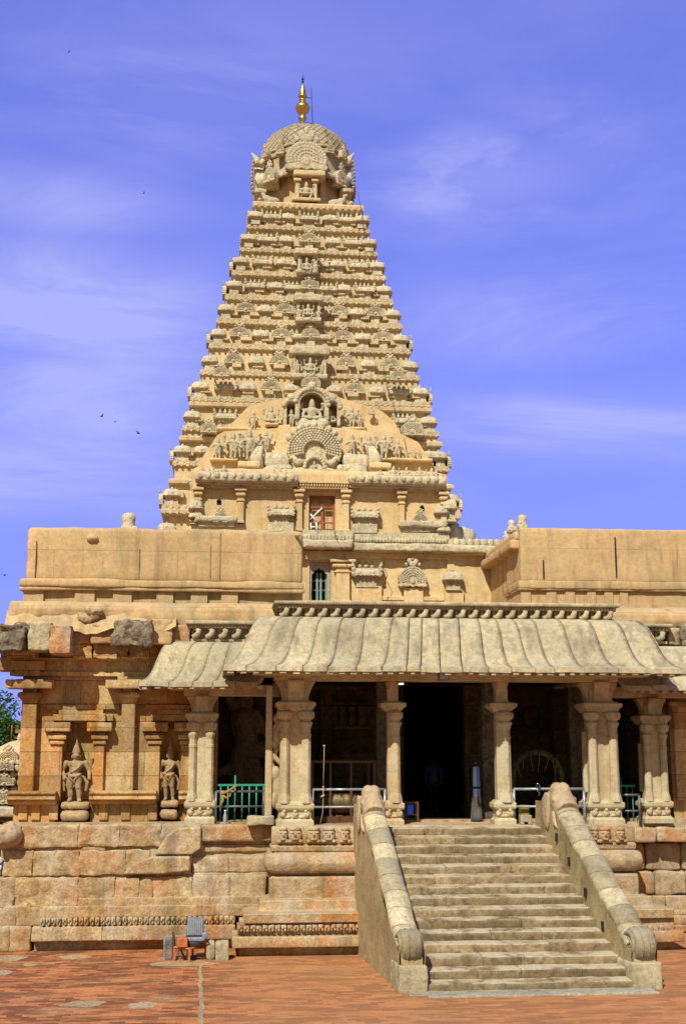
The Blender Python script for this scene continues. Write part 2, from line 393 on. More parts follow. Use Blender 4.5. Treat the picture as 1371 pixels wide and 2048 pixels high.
M['railwall'] = stone('rendered_flank', (.37,.285,.145), (.43,.345,.20), (.32,.22,.10), big=.6, streak=(.16,.11,.055), streak_amt=.65, grey=(.36,.32,.22), grey_amt=.3, tint_amt=.15, bump=.4, fine=18, mott=.25)
M['pink'] = stone('pink_worn_stone', (.56,.43,.29), (.50,.38,.23), (.40,.26,.15), big=1.5, streak=(.26,.13,.08), streak_amt=.6, tint_amt=.1, bump=.6, fine=22, mott=.25)
M['soot2'] = stone('shadowed_guardian_stone', (.24,.165,.10), (.29,.20,.125), (.16,.11,.065), big=.8, tint_amt=.1)  # tone lowered, the bay's shade put into the statue's colour
M['soot'] = stone('sooty_interior_stone', (.09,.066,.042), (.12,.085,.05), (.055,.042,.03), big=.6, streak=(.012,.01,.009), streak_amt=.5, tint_amt=.2, bump=.5, fine=14, joints=(1.3,.7,(.5,.5,.5)))  # very dark base tone for walls, floor and ceilings inside
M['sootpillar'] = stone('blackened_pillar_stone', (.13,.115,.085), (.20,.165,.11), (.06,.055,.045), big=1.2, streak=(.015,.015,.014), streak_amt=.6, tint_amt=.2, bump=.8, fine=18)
M['gold'] = plain('gilded_copper', (.62,.42,.10), .38, 1.0, .2, 3)
M['iron'] = plain('dark_iron', (.05,.05,.05), .5, .6)
M['green'] = plain('green_paint', (.03,.30,.20), .45)
M['pipe'] = plain('painted_grey_pipe', (.30,.32,.33), .4, .3, .3, 6)
M['pipedark'] = plain('dark_grey_pipe', (.13,.14,.15), .4, .3, .3, 6)
M['rusty'] = plain('orange_paint', (.44,.13,.035), .6, 0, .25, 9)
M['gate'] = plain('red_oxide_paint', (.30,.085,.035), .6)
M['white'] = plain('white_paint', (.75,.74,.70), .5)
M['teal'] = plain('faded_teal_paint', (.15,.28,.25), .6)
M['brown'] = plain('brown_wood', (.10,.042,.017), .5)
M['brass'] = plain('aged_brass', (.17,.125,.06), .6, .3)
M['steel'] = plain('polished_steel', (.26,.29,.40), .25, 1.0, .1, 4)
M['blue'] = plain('blue_board', (.02,.08,.62), .5, emit=((.02,.08,.7), .12))  # board given a faint glow of its own, though not a lamp
M['lamp'] = plain('lit_tube', (1,.85,.6), .5, emit=((1,.78,.45), 5.0))
M['grey'] = plain('grey_metal', (.17,.18,.21), .45, .4)
M['glass'] = plain('lamp_glass', (.36,.35,.28), .15)
M['rope'] = plain('rope', (.40,.34,.22), .9)
M['cement'] = stone('cement', (.33,.30,.22), (.38,.34,.26), (.27,.24,.18), big=.9, streak_amt=.2, tint_amt=.15, bump=.4, fine=20)
M['crack'] = plain('crack_shadow', (.16,.10,.05), .9)
M['worn'] = stone('worn_cement', (.40,.31,.20), (.34,.25,.15), (.28,.18,.10), big=1.6, streak_amt=.1, tint_amt=.15, bump=.4, fine=20, mott=.3, blot=.5, blot_scale=3)
M['black'] = plain('black', (.012,.012,.012), .8)
# ------------------------------------------------------------------ ground
def paving():
    m, t, bs = mat_new('brick_paving'); q = NT(t)
    pos = q.n('ShaderNodeNewGeometry').outputs['Position']
    br = q.n('ShaderNodeTexBrick'); br.inputs['Scale'].default_value = 1; br.inputs['Brick Width'].default_value = .30; br.inputs['Row Height'].default_value = .15
    br.inputs['Mortar Size'].default_value = .008; br.inputs['Bias'].default_value = -.15
    br.inputs['Color1'].default_value = (.40,.135,.043,1); br.inputs['Color2'].default_value = (.25,.078,.030,1); br.inputs['Mortar'].default_value = (.33,.20,.105,1)
    q.l(pos, br.inputs['Vector'])
    b2 = q.n('ShaderNodeTexBrick'); b2.inputs['Scale'].default_value = 1; b2.inputs['Brick Width'].default_value = .6; b2.inputs['Row Height'].default_value = .15
    b2.inputs['Mortar Size'].default_value = 0; b2.inputs['Color1'].default_value = (.62,.57,.52,1); b2.inputs['Color2'].default_value = (1.2,1.2,1.15,1); b2.inputs['Bias'].default_value = .55
    q.l(q.mapping(pos, (1,1,1), (.37,0,0)), b2.inputs['Vector'])
    cl = q.mix(1.0, br.outputs[0], b2.outputs[0], 'MULTIPLY')
    b3 = q.n('ShaderNodeTexBrick'); b3.inputs['Scale'].default_value = 1; b3.inputs['Brick Width'].default_value = .30; b3.inputs['Row Height'].default_value = .15; b3.inputs['Mortar Size'].default_value = 0
    b3.inputs['Color1'].default_value = (0,0,0,1); b3.inputs['Color2'].default_value = (1,1,1,1); q.l(pos, b3.inputs['Vector'])
    big_ = q.noise(q.mapping(pos, (.5, .5, 1), (2, 5, 0)), 1.0, 6, .7)
    cl = q.mix(q.rng(q.math('ADD', b3.outputs[0], q.math('MULTIPLY', q.math('SUBTRACT', big_, .5), 1.6)), .70, .92, 0, .8), cl, (.14,.05,.024))
    cl = q.mix(q.rng(q.math('ADD', b3.outputs[0], q.math('MULTIPLY', q.math('SUBTRACT', big_, .5), 1.2)), .22, .02, 0, .45), cl, (.47,.22,.10))
    st = q.mapping(pos, (.6, 2.0, 1))
    n1 = q.noise(st, 1.0, 9, .74, .3)
    cl = q.mix(q.rng(n1, .48, .56, 0, .9), cl, (.15,.058,.028))                    # worn dark bricks
    n2 = q.noise(q.mapping(pos, (.22, .6, 1), (4, 9, 0)), 1.0, 7, .7)
    cl = q.mix(q.rng(n2, .55, .68, 0, .55), cl, (.36,.25,.125))                    # dust and lime
    sep = q.n('ShaderNodeSeparateXYZ'); q.l(pos, sep.inputs[0])
    r = q.rng(q.math('ADD', sep.outputs[0], q.math('MULTIPLY', q.math('SUBTRACT', n2, .5), 3)), -.6, .6, 0, .42)
    cl = q.mix(r, cl, (.42,.205,.085))                                              # paler, pinker newer paving
    n3 = q.noise(pos, 18, 4, .7)
    cl = q.mix(q.rng(n3, .58, .72, 0, .35), cl, (.46,.32,.17))
    q.l(cl, bs.inputs['Base Color']); bs.inputs['Roughness'].default_value = .9; bs.inputs['Specular IOR Level'].default_value = .2
    bp = q.n('ShaderNodeBump'); bp.inputs['Strength'].default_value = .4; bp.inputs['Distance'].default_value = .01
    q.l(q.math('SUBTRACT', n3, br.outputs['Fac']), bp.inputs['Height']); q.l(bp.outputs[0], bs.inputs['Normal'])
    return m
mb = MB(); mb.add([(-900,-300,0),(900,-300,0),(900,1500,0),(-900,1500,0)], [(0,1,2,3)])
tag(build(mb, 'ground', paving()), kind='structure')
def G(px, py):   # ground point seen at a pixel
    d = FW + RT*((px-PW/2)/FPX) + UP*((PH/2-py)/FPX); return Vector((0,0,CAMZ)) + d*(-CAMZ/d.z)
mb = MB()
def patch(cx, cy, rx, ry, n=22, seed=0):
    c = G(cx, cy); e = G(cx+rx, cy); f = G(cx, cy-ry); ax = e.x-c.x; ay = f.y-c.y
    pts = []
    for i in range(n):
        t = 2*math.pi*i/n; k = 1 + .45*noise.noise(Vector((math.cos(t)*1.3+seed, math.sin(t)*1.3, seed*2)))
        pts.append((c.x+ax*k*math.cos(t), c.y+ay*k*math.sin(t), .004))
    mb.add(pts, [tuple(range(n))])
for a in ((168,2008,42,7,1),(285,2011,32,7,2),(150,1914,34,4,4),(20,1917,34,5,5),(8,1946,16,5,6),(365,1928,68,5,7),(325,1997,30,3,9),(60,1930,14,3,3)): patch(*a[:4], seed=a[4])
js = [(402,1928),(399,1945),(403,1960),(398,1968),(402,1978),(401,1995),(404,2012),(401,2030),(403,2060)]
for (a, b), (c, d) in zip(js, js[1:]):
    w0, w1 = 2.5+.02*(b-1928)+random.random()*2, 2.5+.02*(d-1928)+random.random()*2
    p = [G(a-w0, b), G(a+w0, b), G(c+w1, d), G(c-w1, d)]; mb.add([(q.x, q.y, .005) for q in p], [(3,2,1,0)])
tag(build(mb, 'ground_cement', M['worn']), kind='structure')

# ------------------------------------------------------------------ hall on the left and right of the porch
XA = 5.85                       # axis of porch and tower
YW = 33.9                       # face of the hall wall
hall = thing('temple_hall', (XA, YW, 0), 'long weathered granite hall with niches, carved plinth and plastered parapet behind the porch', 'temple hall')
ZT = PZ(1643, YW-.3, 200)       # top of plinth
def box_px(mb, x0, x1, y0, y1, Yf, Yb, ref=None, r=0, **k):
    # box whose front face spans the pixels x0..x1, y0(top)..y1(bottom) at distance Yf
    rx = (x0+x1)/2 if ref is None else ref
    X0, X1 = PX(x0, Yf, (y0+y1)/2), PX(x1, Yf, (y0+y1)/2); z1, z0 = PZ(y0, Yf, rx), PZ(y1, Yf, rx)
    if r: mb.rbox(X0, X1, Yf, Yb, z0, z1, r, **k)
    else: mb.box(X0, X1, Yf, Yb, z0, z1, **k)
    return X0, X1, z0, z1

# --- wall with niche openings
wall = MB()
zc = PZ(1290, YW, 200)
def wall_strip(x0, x1, z0, z1, y=YW, d=.9): wall.box(x0, x1, y, y+d, z0, z1)
xl = PX(42, YW); n1a, n1b = PX(124, YW), PX(187, YW); n2a, n2b = PX(320, YW), PX(361, YW); xr = PX(600, YW)
nz1 = PZ(1443, YW, 200)
wall_strip(xl, n1a, ZT-.3, nz1); wall_strip(n1b, n2a, ZT-.3, nz1); wall_strip(n2b, PX(436, YW), ZT-.3, nz1)
wall_strip(xl, PX(436, YW), nz1, zc+.6)
wall.box(n1a-.1, n1b+.1, YW+.34, YW+.85, ZT-.3, nz1+.1); wall.box(n2a-.1, n2b+.1, YW+.36, YW+.8, ZT-.3, nz1+.1)
# the mirrored wall beyond the right end of the porch
xq = PX(1338, YW+.25)
build(MB().box(xq, 21.2, YW+.26, YW+1.1, 2.6, zc+.6), 'wall', M['granite'], hall, bevel=.015)
build(wall, 'wall', M['granite'], hall, bevel=.015)
# --- side and rear of the hall, roof deck
mb = MB()
mb.box(xl+.02, xl+.8, YW+.9, 58, 0, zc+.5); mb.box(20.4, 21.18, YW+1.1, 58, 0, zc+.5)
mb.box(xl+.1, 21.1, 57.5, 58.3, 0, zc+.45); mb.box(xl+.05, 21.15, YW+1.2, 58.1, zc+.05, zc+.42)
build(mb, 'roof', M['granite'], hall)

def pilaster(x0, x1, ytop, ycap, ybot, Yf, cap=True, wide=10, seed=0):
    o = MB(); X0, X1, z0, z1 = box_px(o, x0, x1, ycap+22, ybot, Yf, YW+.05)
    po = build(o, 'pilaster', M['granite'], hall, bevel=.02)
    c = MB()
    za, zb, zcc, zd, ze = (PZ(y, Yf, (x0+x1)/2) for y in (ycap+22, ycap+13, ycap, ycap-6, ycap-24))
    yb = YW+.04
    k = (X1-X0)/2; xm = (X0+X1)/2
    c.rect([(0,za),(.02,za+.05),(.07,zb)], X0, X1, Yf, yb)
    c.rbox(xm-k-.14, xm+k+.14, Yf-.14, yb, zb, zcc, .09, .12)
    c.rect([(0,zcc),(.0,zd)], X0+.02, X1-.02, Yf+.02, yb)
    c.rbox(xm-k-.42, xm+k+.42, Yf-.34, yb, zd, ze, .03, .2, amp=.02, fr=3, seed=seed)
    build(c, 'capital', M['granite'], po)
    return po
pilaster(41, 70, 1350, 1384, 1603, YW-.25, seed=1)
pilaster(241, 268, 1350, 1384, 1603, YW-.25, seed=2)
for a_ in (1349, 1500, 1640, 1790, 1930): pilaster(a_, a_+25, 1350, 1402, 1600, YW+.0, seed=a_ % 7)
# niche frames: slim pilasters with stepped capitals carrying a stepped lintel
def niche(xa, xb, ytop, ybot, seed):
    f = MB()
    for (x0, x1, side) in ((xa-23, xa-1, -1), (xb+1, xb+20, 1)):
        X0, X1, z0, z1 = box_px(f, x0, x1, ytop+47, ybot-38, YW-.12, YW+.05)
        for (ya, yb, e, d) in ((ytop+38, ytop+46, .05, .06), (ytop+26, ytop+36, .10, .1), (ytop+22, ytop+26, .03, .04), (ytop+2, ytop+20, .2, .2)):
            z1_, z0_ = PZ(ya, YW-.12, x0), PZ(yb, YW-.12, x0)
            f.rbox(X0-e, X1+e, YW-.12-d, YW+.04, z0_, z1_, .025, .15, amp=.012, fr=4, seed=seed+side)
    box_px(f, xa-18, xb+40, ytop-14, ytop-1, YW-.15, YW+.03)
    box_px(f, xa-6, xb+20, ytop-24, ytop-14, YW-.13, YW+.03)
    box_px(f, xb+4, xb+24, ytop-16, ytop+0, YW-.24, YW-.1)
    box_px(f, xa-30, xb+52, ytop-34, ytop-24, YW-.10, YW+.03)
    return build(f, 'niche_frame', M['granite'], hall, bevel=.015)
niche(124, 187, 1443, 1640, 3); niche(320, 361, 1443, 1640, 5)
# sill moulding and under-panels
mb = MB()
for (a, b) in ((24, 119), (185, 317), (361, 400)):
    X0, X1 = PX(a, YW-.3), PX(b, YW-.3)
    z = [PZ(y, YW-.3, 150) for y in (1609, 1606, 1598, 1592, 1587, 1584)]
    mb.add([], [])
    pr = [(-.3, z[0]), (-.36, z[1]), (-.50, z[2]), (-.44, z[3]), (-.5, z[4]), (-.5, z[5]), (-.2, z[5]+.03), (.05, z[5]+.03), (.05, z[0])]
    mb.prism([(YW+p, q_) for p, q_ in pr], X0, X1, 'x')
    X0, X1 = PX(a+10, YW-.22), PX(b-2, YW-.22)
    mb.box(X0, X1, YW-.14, YW+.04, ZT-.2, z[0]+.01)
    for xp in (a+22, (a+b)/2, b-12): 
        if b-a > 60: box_px(mb, xp-9, xp+9, 1608, 1640, YW-.2, YW-.1)
build(mb, 'sill', M['granite'], hall, bevel=.012)
# entablature courses over the pilasters
mb = MB()
for (a, b, ya, yb, d) in ((20, 360, 1344, 1352, .2), (60, 330, 1322, 1344, .10), (0, 360, 1316, 1322, .24), (235, 330, 1353, 1362, .3), (22, 90, 1322, 1340, .32), (30, 80, 1340, 1352, .26)):
    box_px(mb, a, b, ya, yb, YW-d, YW+.05)
for i in range(4):
    box_px(mb, 320-i*6, 350, 1356+i*6, 1361+i*6, YW-.36+i*.05, YW+.02)
xs = [146, 185, 235, 258, 300, 345, 372]
for i, (a, b) in enumerate(zip(xs, xs[1:])):
    mb.tint = random.uniform(.3, .8); box_px(mb, a+.5, b-.5, 1286, 1317, YW-.46-random.random()*.08, YW+.1, r=.035, step=.06, amp=.06, fr=6, seed=i)
mb.tint = .5; box_px(mb, 14, 75, 1290, 1316, YW-.5, YW+.1, r=.06, step=.1, amp=.04, fr=4, seed=9)
box_px(mb, 0, 30, 1305, 1342, YW-.2, YW+.6, r=.05, step=.12, amp=.04, fr=3, seed=10)
rb_ = MB()
for i, (a, b) in enumerate(((1338, 1375), (1375, 1430))): box_px(rb_, a, b, 1300, 1330, YW-.05, YW+.4, r=.06, step=.1, amp=.05, fr=4, seed=i+40)
build(mb, 'entablature', M['granite'], hall); build(rb_, 'entablature', M['granite'], hall)
# broken eave stones
for i, (a, b, ya, yb, d, mt) in enumerate(((-18, 48, 1250, 1300, 1.25, 'darkblock'), (30, 62, 1248, 1292, .9, 'darkblock'), (58, 101, 1244, 1300, 1.25, 'rail'), (100, 142, 1250, 1307, 1.32, 'block'), (141, 182, 1246, 1286, .62, 'granite'), (182, 229, 1248, 1287, .72, 'block'),
         (228, 302, 1241, 1290, 1.15, 'darkblock'), (300, 344, 1238, 1288, .85, 'plaster'), (340, 380, 1250, 1290, .7, 'block'), (1336, 1362, 1256, 1290, .5, 'block'), (1361, 1420, 1250, 1296, .7, 'darkblock'), (1420, 1530, 1252, 1292, .6, 'block'), (1530, 1660, 1250, 1294, .7, 'block'), (1660, 1800, 1252, 1290, .6, 'rail'), (1800, 1970, 1250, 1294, .65, 'block'))):
    e = MB(); e.tint = random.uniform(.35, .65)
    box_px(e, a, b, ya, yb, YW-d, YW+.4, r=.035, step=.06, amp=.13 if mt == 'darkblock' else .045, fr=3.6, seed=i*3.1)
    o = build(e, 'eave_stone', M[mt], hall)
    if i == 6: tag(o, 'blackened broken eave block')
    if i == 3: tag(o, 'plastered eave block with flat front')
# plaster roll between the eave and the parapet
def plaster_band(x0p, x1p, Y, seed, X0=None, X1=None):
    o = MB()
    X0 = PX(x0p, Y, 1230) if X0 is None else X0; X1 = PX(x1p, Y, 1230) if X1 is None else X1
    zz = [PZ(y, Y, 330) for y in (1292, 1268, 1252, 1236, 1222, 1212, 1207, 1206)]
    yo = [.1, -.25, -.42, -.50, -.50, -.38, -.2, .6]
    def fn(u, v):
        k = v*7; i = min(6, int(k)); f = k-i
        z = zz[i]*(1-f)+zz[i+1]*f; y = yo[i]*(1-f)+yo[i+1]*f; x = X0+(X1-X0)*u
        a = noise.noise(Vector((x*.9+seed, z*1.3, 2)))*.16 + noise.noise(Vector((x*3+seed, z*3, 5)))*.05
        return (x, Y+y+a*(1 if v < .9 else .2), z + (.12*noise.noise(Vector((x*1.1, seed, 1))) if v < .35 else 0))
    o.grid(fn, 130, 21)
    # closed left end and back
    o.box(X0+.02, X1-.02, Y+.0, Y+.7, zz[0]+.05, zz[6]-.02)
    return o
build(plaster_band(24, 700, YW-.05, 1.0), 'plaster_band', M['plaster'], hall)
build(plaster_band(0, 0, YW+.15, 4.0, PX(1210, YW+.2, 1230), 21.2), 'plaster_band', M['plaster'], hall)
dr_ = MB()   # plaster running down over the broken stones
def fn(u, v):
    x = PX(6, YW-1, 1240)+(PX(352, YW-1, 1240)-PX(6, YW-1, 1240))*u
    n1_ = noise.noise(Vector((x*1.3, 3, 1))); n2_ = noise.noise(Vector((x*4, v*2, 7)))
    out_ = .44+.42*v*(1+.5*n1_); zt2_ = PZ(1226, YW-.5, 180); zb2_ = PZ(1262, YW-.8, 180)
    return (x, YW-.0-out_-.05*n2_, zt2_+(zb2_-zt2_)*v**1.1 + .22*n1_*v + .09*n2_)
dr_.grid(fn, 110, 10); build(dr_, 'plaster_drape', M['plaster'], hall)
c = MB()   # cavity with a loose flake in the plaster
box_px(c, 156, 202, 1226, 1241, YW-.66, YW-.3, r=.06, step=.08, amp=.16, fr=3, seed=3); box_px(c, 176, 203, 1218, 1228, YW-.7, YW-.4, r=.04, step=.08, amp=.12, fr=3, seed=8)
build(c, 'plaster_flake', M['block'], hall)

# --- parapet walls on the roof
def parapet(X0, X1, Y, name, seed, refx, grooves, cut=0.0):
    z = {k: PZ(k, Y, refx) for k in (1057, 1062, 1165, 1180, 1206, 1212)}
    o = MB(); th = 3.6
    o.rbox(X0, X1, Y, Y+th, z[1165], z[1057], .13, .2, amp=.05, fr=.9, seed=seed, mx=70)
    body = build(o, name, M['plaster'], hall)
    g = MB()      # shallow plaster panel edges
    for gx, y0, y1 in grooves:
        xx = PX(gx, Y, 1120); g.box(xx-.007, xx+.007, Y-.03, Y+.05, PZ(y1, Y, gx), PZ(y0, Y, gx))
    if grooves: build(g, 'crack', M['crack'], body)
    l = MB()
    l.rbox(X0-.14, X1+.05, Y-.16, Y+th+.1, z[1180]+.03, z[1165]+.06, .07, .25, amp=.045, fr=1.1, seed=seed+2, mx=90)
    l.rbox(X0-.12, X1+.04, Y-.11, Y+th, z[1180]-.06, z[1180]+.06, .05, .25, amp=.03, fr=1.6, seed=seed+5, mx=90)
    build(l, 'ledge', M['plaster'], body)
    p = MB(); p.box(X0-.02, X1, Y+.09, Y+th-.2, z[1212]-.1, z[1180])
    x = X0-.02; xi = [0, .43, 1.4, 1.83, 2.45, 2.85, 3.65, 4.0, 4.6, 4.95, 5.45, 5.8, 7.2]
    for a, b in zip(xi[::2], xi[1::2]): p.box(x+a, min(X1-.02, x+b+.12), Y-.01, Y+.1, z[1212]-.1, z[1180]-.01)
    p.box(x, X1-.01, Y-.012, Y+.11, z[1212]-.1, z[1206]-.02)
    build(p, 'base_panel', M['plaster'], body, bevel=.012)
    return body
YP = 35.0
pl = parapet(PX(52, YP, 1120), PX(606, YP, 1120), YP, 'parapet_wall', 0.0, 330, ((279, 1098, 1158), (440, 1068, 1158), (72, 1082, 1158), (421, 1092, 1156)))
tag(pl, 'long ochre parapet to the left of the tower door')
f = MB(); box_px(f, 172, 196, 1069, 1083, YP-.1, YP+.3, r=.1, step=.06, amp=.05, fr=3)
f.tube([P(592, 1072, YP), P(602, 1068, YP-.35)], .05, 8); build(f, 'rain_spout', M['plaster'], pl)

# --- plinth of the hall, left of the porch and its continuation on the right
pl_l = MB(); YB = 33.0
xL = PX(-60, YB); xR = PX(545, YB)
def zq(y, Y=YB): return PZ(y, Y, 260)
core = MB(); core.box(PX(14, YB+.15), PX(545, YB+.2), YB+.25, YW+.6, 0, ZT-.02); core.box(PX(545, YB+.2), 21, YB+.95, YW+.6, 0, ZT-.02)
core.box(PX(-45, YB+.3, 1800), PX(20, YB+.3, 1800), YB+.3, YW+6, 0, zq(1752)); 
plinth = build(core, 'plinth', M['block'], hall)
def course(name, ys, edges, Yf, r, amp, fr, seed, mt='block', dy=.03, back=.45):
    m_ = MB()
    for i, (a, b) in enumerate(zip(edges, edges[1:])):
        m_.tint = random.uniform(.2, .8); e = random.uniform(-dy, dy)
        X0, X1 = PX(a-.5, Yf, ys[0]), PX(b+.5, Yf, ys[0])
        m_.rbox(X0, X1, Yf+e, Yf+back, zq(ys[1], Yf)-.012, zq(ys[0], Yf)+.012, r, .07, amp=amp, fr=fr, seed=seed+i*1.7)
    return build(m_, name, M[mt], plinth)
course('block_course', (1651, 1693), [-2, 44, 158, 240, 322, 404], YB-.08, .035, .06, 3.4, 1)
course('block_course', (1692, 1704), [14, 90, 210, 320, 410, 545], YB+.03, .03, .03, 2.5, 2)
course('block_course', (1701, 1750), [10, 66, 160, 252, 300, 384], YB-.06, .035, .055, 3.2, 3)
course('block_course', (1748, 1756), [6, 140, 290, 384, 545], YB+.03, .03, .02, 2.5, 4)
course('block_course', (1755, 1812), [-60, 32, 157, 230, 279, 305, 384], YB-.10, .03, .05, 3.2, 5)
course('block_course', (1716, 1746), [384, 458, 545], YB+.02, .05, .03, 2, 6)
course('block_course', (1702, 1716), [384, 545], YB+.08, .03, .02, 2, 7)
course('block_course', (1752, 1800), [384, 460, 532], YB-.02, .05, .035, 1.6, 8)
course('block_course', (1652, 1684), [404, 545], YB-.12, .06, .03, 1.5, 9, dy=.0)
course('block_course', (1683, 1703), [404, 470, 545], YB+.12, .03, .02, 1.5, 10)
course('slab_course', (1796, 1814), [157, 250, 330, 420, 540], YB-.16, .03, .03, 1.5, 11)
course('slab_course', (1812, 1834), [80, 140, 215, 300, 396, 545], YB-.2, .03, .025, 1.5, 12)
course('block_course', (1810, 1850), [-70, 34, 92], YB-.1, .06, .05, 1.5, 13)
course('block_course', (1850, 1900), [-80, 20, 64], YB-.15, .06, .05, 1.5, 14)
# sloping boulder-like stone that covers three courses
b = MB(); zz = lambda y: zq(y, YB-.2)
for (pts, yf, yb) in (([(306,1712),(330,1672),(352,1656),(405,1652),(404,1700),(384,1712)], YB-.22, YB+.3), ([(242,1750),(262,1728),(304,1712),(384,1712),(384,1744),(330,1750)], YB-.24, YB+.3)):
    poly = [(PX(x, YB-.2, y), zz(y)) for x, y in pts]
    b.tint = random.uniform(.4, .7); b.prism(poly[::-1], yf, yb, inset=.06)
build(b, 'sloping_stone', M['block'], plinth, bevel=.05, seg=3)
# frieze of carved heads and base moulding
def frieze(name, xa, xb, ya, yb, Yf, parent, n, seed=0, mt='block'):
    m_ = MB(); X0, X1 = PX(xa, Yf, ya), PX(xb, Yf, ya); za, zb = zq(yb, Yf), zq(ya, Yf); h = zb-za; w_ = (X1-X0)/n
    m_.box(X0, X1, Yf+.12, Yf+.5, za-.02, zb+.01)
    for i in range(n):
        m_.tint = random.uniform(.25, .75); cx = X0+w_*(i+.5)
        m_.rbox(cx-w_*.44, cx+w_*.44, Yf+.02, Yf+.2, za+h*.05, zb-h*.05, h*.16, .09, amp=.03, fr=6, seed=seed+i)
        m_.ball((cx-w_*.12, Yf+.0, za+h*.62), (w_*.24, .08, h*.26), 8, 6, .25, 3); m_.ball((cx+w_*.2, Yf-.01, za+h*.32), (w_*.22, .08, h*.22), 8, 6, .25, 3)
    return build(m_, name, M[mt], parent)
frieze('carved_frieze', 80, 470, 1834, 1853, YB-.3, plinth, 36, 1)
course('base_course', (1853, 1880), [64, 124, 205, 300, 390, 470], YB-.36, .03, .02, 1.5, 15, dy=.02)
b = MB(); b.box(PX(70, YB+.0, 1885), PX(480, YB, 1885), YB-.06, YB+.3, 0, zq(1879, YB-.3)); build(b, 'recess', M['block'], plinth)
# right-hand continuation
YR = 33.6
def courseR(name, ys, edges, Yf, r, amp, seed, mt='block'):
    m_ = MB()
    for i, (a, b_) in enumerate(zip(edges, edges[1:])):
        m_.tint = random.uniform(.2, .7)
        m_.rbox(PX(a+.8, Yf, ys[0]), PX(b_-.8, Yf, ys[0]), Yf, Yf+.7, PZ(ys[1], Yf, 1330), PZ(ys[0], Yf, 1330), r, .12, amp=amp, fr=2, seed=seed+i)
    return build(m_, name, M[mt], plinth)
courseR('block_course', (1655, 1685), [1255, 1312, 1440, 1560, 1690, 1830, 1980], YR-.45, .06, .04, 21); courseR('block_course', (1686, 1740), [1200, 1288, 1360, 1440, 1580, 1700, 1850, 1980], YR+.05, .06, .04, 22)
courseR('block_course', (1742, 1790), [1200, 1308, 1372, 1450, 1560, 1720, 1840, 1980], YR-.05, .07, .05, 23); courseR('slab_course', (1792, 1820), [1200, 1330, 1450, 1600, 1780, 1980], YR-.15, .04, .02, 24)
courseR('slab_course', (1832, 1850), [1200, 1330, 1450, 1600, 1780, 1980], YR-.35, .04, .02, 25); courseR('base_course', (1868, 1892), [1200, 1350, 1460, 1620, 1800, 1990], YR-.5, .04, .02, 26)
m_ = MB(); n = 16; X0, X1 = PX(1270, YR-.3, 1825), PX(1450, YR-.3, 1825)
for i in range(n):
    cx = X0+(X1-X0)*(i+.5)/n; z = PZ(1826, YR-.3, 1330); m_.rbox(cx-.11, cx+.11, YR-.28, YR+.1, z-.07, z+.07, .04, .08, amp=.03, fr=6, seed=i)
    z = PZ(1858, YR-.45, 1330); m_.rbox(cx-.11, cx+.11, YR-.42, YR+.1, z-.09, z+.09, .04, .08, amp=.03, fr=6, seed=i+.5)
build(m_, 'carved_frieze', M['block'], plinth)
# lion head at the far left corner of the plinth
h = MB(); c0 = P(20, 1671, YB-.1)
h.ball(c0, (.34, .4, .3), 14, 10); h.ball(c0+Vector((-.22, -.12, .02)), (.2, .25, .2), 12, 8); h.ball(c0+Vector((-.24, -.16, -.16)), (.15, .2, .1), 12, 8); h.ball(c0+Vector((.05, -.1, .26)), (.1, .1, .1)); h.ball(c0+Vector((-.1, -.34, .12)), .07)
me = organic(h, .03); me.materials.append(M['pink']); link('lion_head', me, hall, (0,0,0))

# ------------------------------------------------------------------ dark interior behind the porch
it = MB(); YI = 37.6
doorL, doorR = PX(806, YI), PX(932, YI); zd = PZ(1352, YI)
xi0, xi1 = PX(432, YW), PX(1340, YW)
it.box(xi0-.5, doorL, YI, YI+.8, 2.9, 9); it.box(doorR, xi1+.6, YI, YI+.8, 2.9, 9); it.box(doorL, doorR, YI, YI+.8, zd, 9)
it.box(doorL-1.2, doorL-.6, YI+.8, 56, 2.9, 9); it.box(doorR+.6, doorR+1.2, YI+.8, 56, 2.9, 9); it.box(doorL-1, doorR+1, 55.5, 56.2, 2.9, 9)
it.box(xi0-.4, xi0, YW+.9, YI, 2.9, 8.6); it.box(xi1+.2, xi1+.6, YW+1.1, YI, 2.9, 8.6)
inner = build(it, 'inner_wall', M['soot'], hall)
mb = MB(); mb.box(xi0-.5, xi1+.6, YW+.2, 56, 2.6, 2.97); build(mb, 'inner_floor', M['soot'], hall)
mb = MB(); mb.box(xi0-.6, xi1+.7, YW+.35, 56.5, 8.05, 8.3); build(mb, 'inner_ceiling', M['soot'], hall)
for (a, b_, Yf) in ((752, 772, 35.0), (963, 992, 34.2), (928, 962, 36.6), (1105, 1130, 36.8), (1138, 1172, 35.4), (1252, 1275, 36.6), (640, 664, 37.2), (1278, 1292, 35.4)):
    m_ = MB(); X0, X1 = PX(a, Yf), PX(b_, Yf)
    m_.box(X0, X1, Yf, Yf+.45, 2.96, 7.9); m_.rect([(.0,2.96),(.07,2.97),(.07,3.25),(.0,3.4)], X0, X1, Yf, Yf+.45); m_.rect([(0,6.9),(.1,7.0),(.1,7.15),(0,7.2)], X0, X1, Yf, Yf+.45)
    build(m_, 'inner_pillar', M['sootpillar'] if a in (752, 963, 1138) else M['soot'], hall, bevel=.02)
m_ = MB()     # carved bands over the display niche
for i, (ya, yb) in enumerate(((1372, 1380), (1452, 1460), (1404, 1410))): box_px(m_, 622, 735, ya, yb, YI-.3, YI+.05)
for i in range(6): box_px(m_, 626+i*18, 637+i*18, 1412, 1450, YI-.2, YI+.05)
build(m_, 'carved_band', M['soot'], hall); m_ = MB()
for i in range(3): box_px(m_, 1020+i*28, 1036+i*28, 1420, 1452, YI-.2, YI+.05)
box_px(m_, 1015, 1090, 1455, 1466, YI-.3, YI+.05)
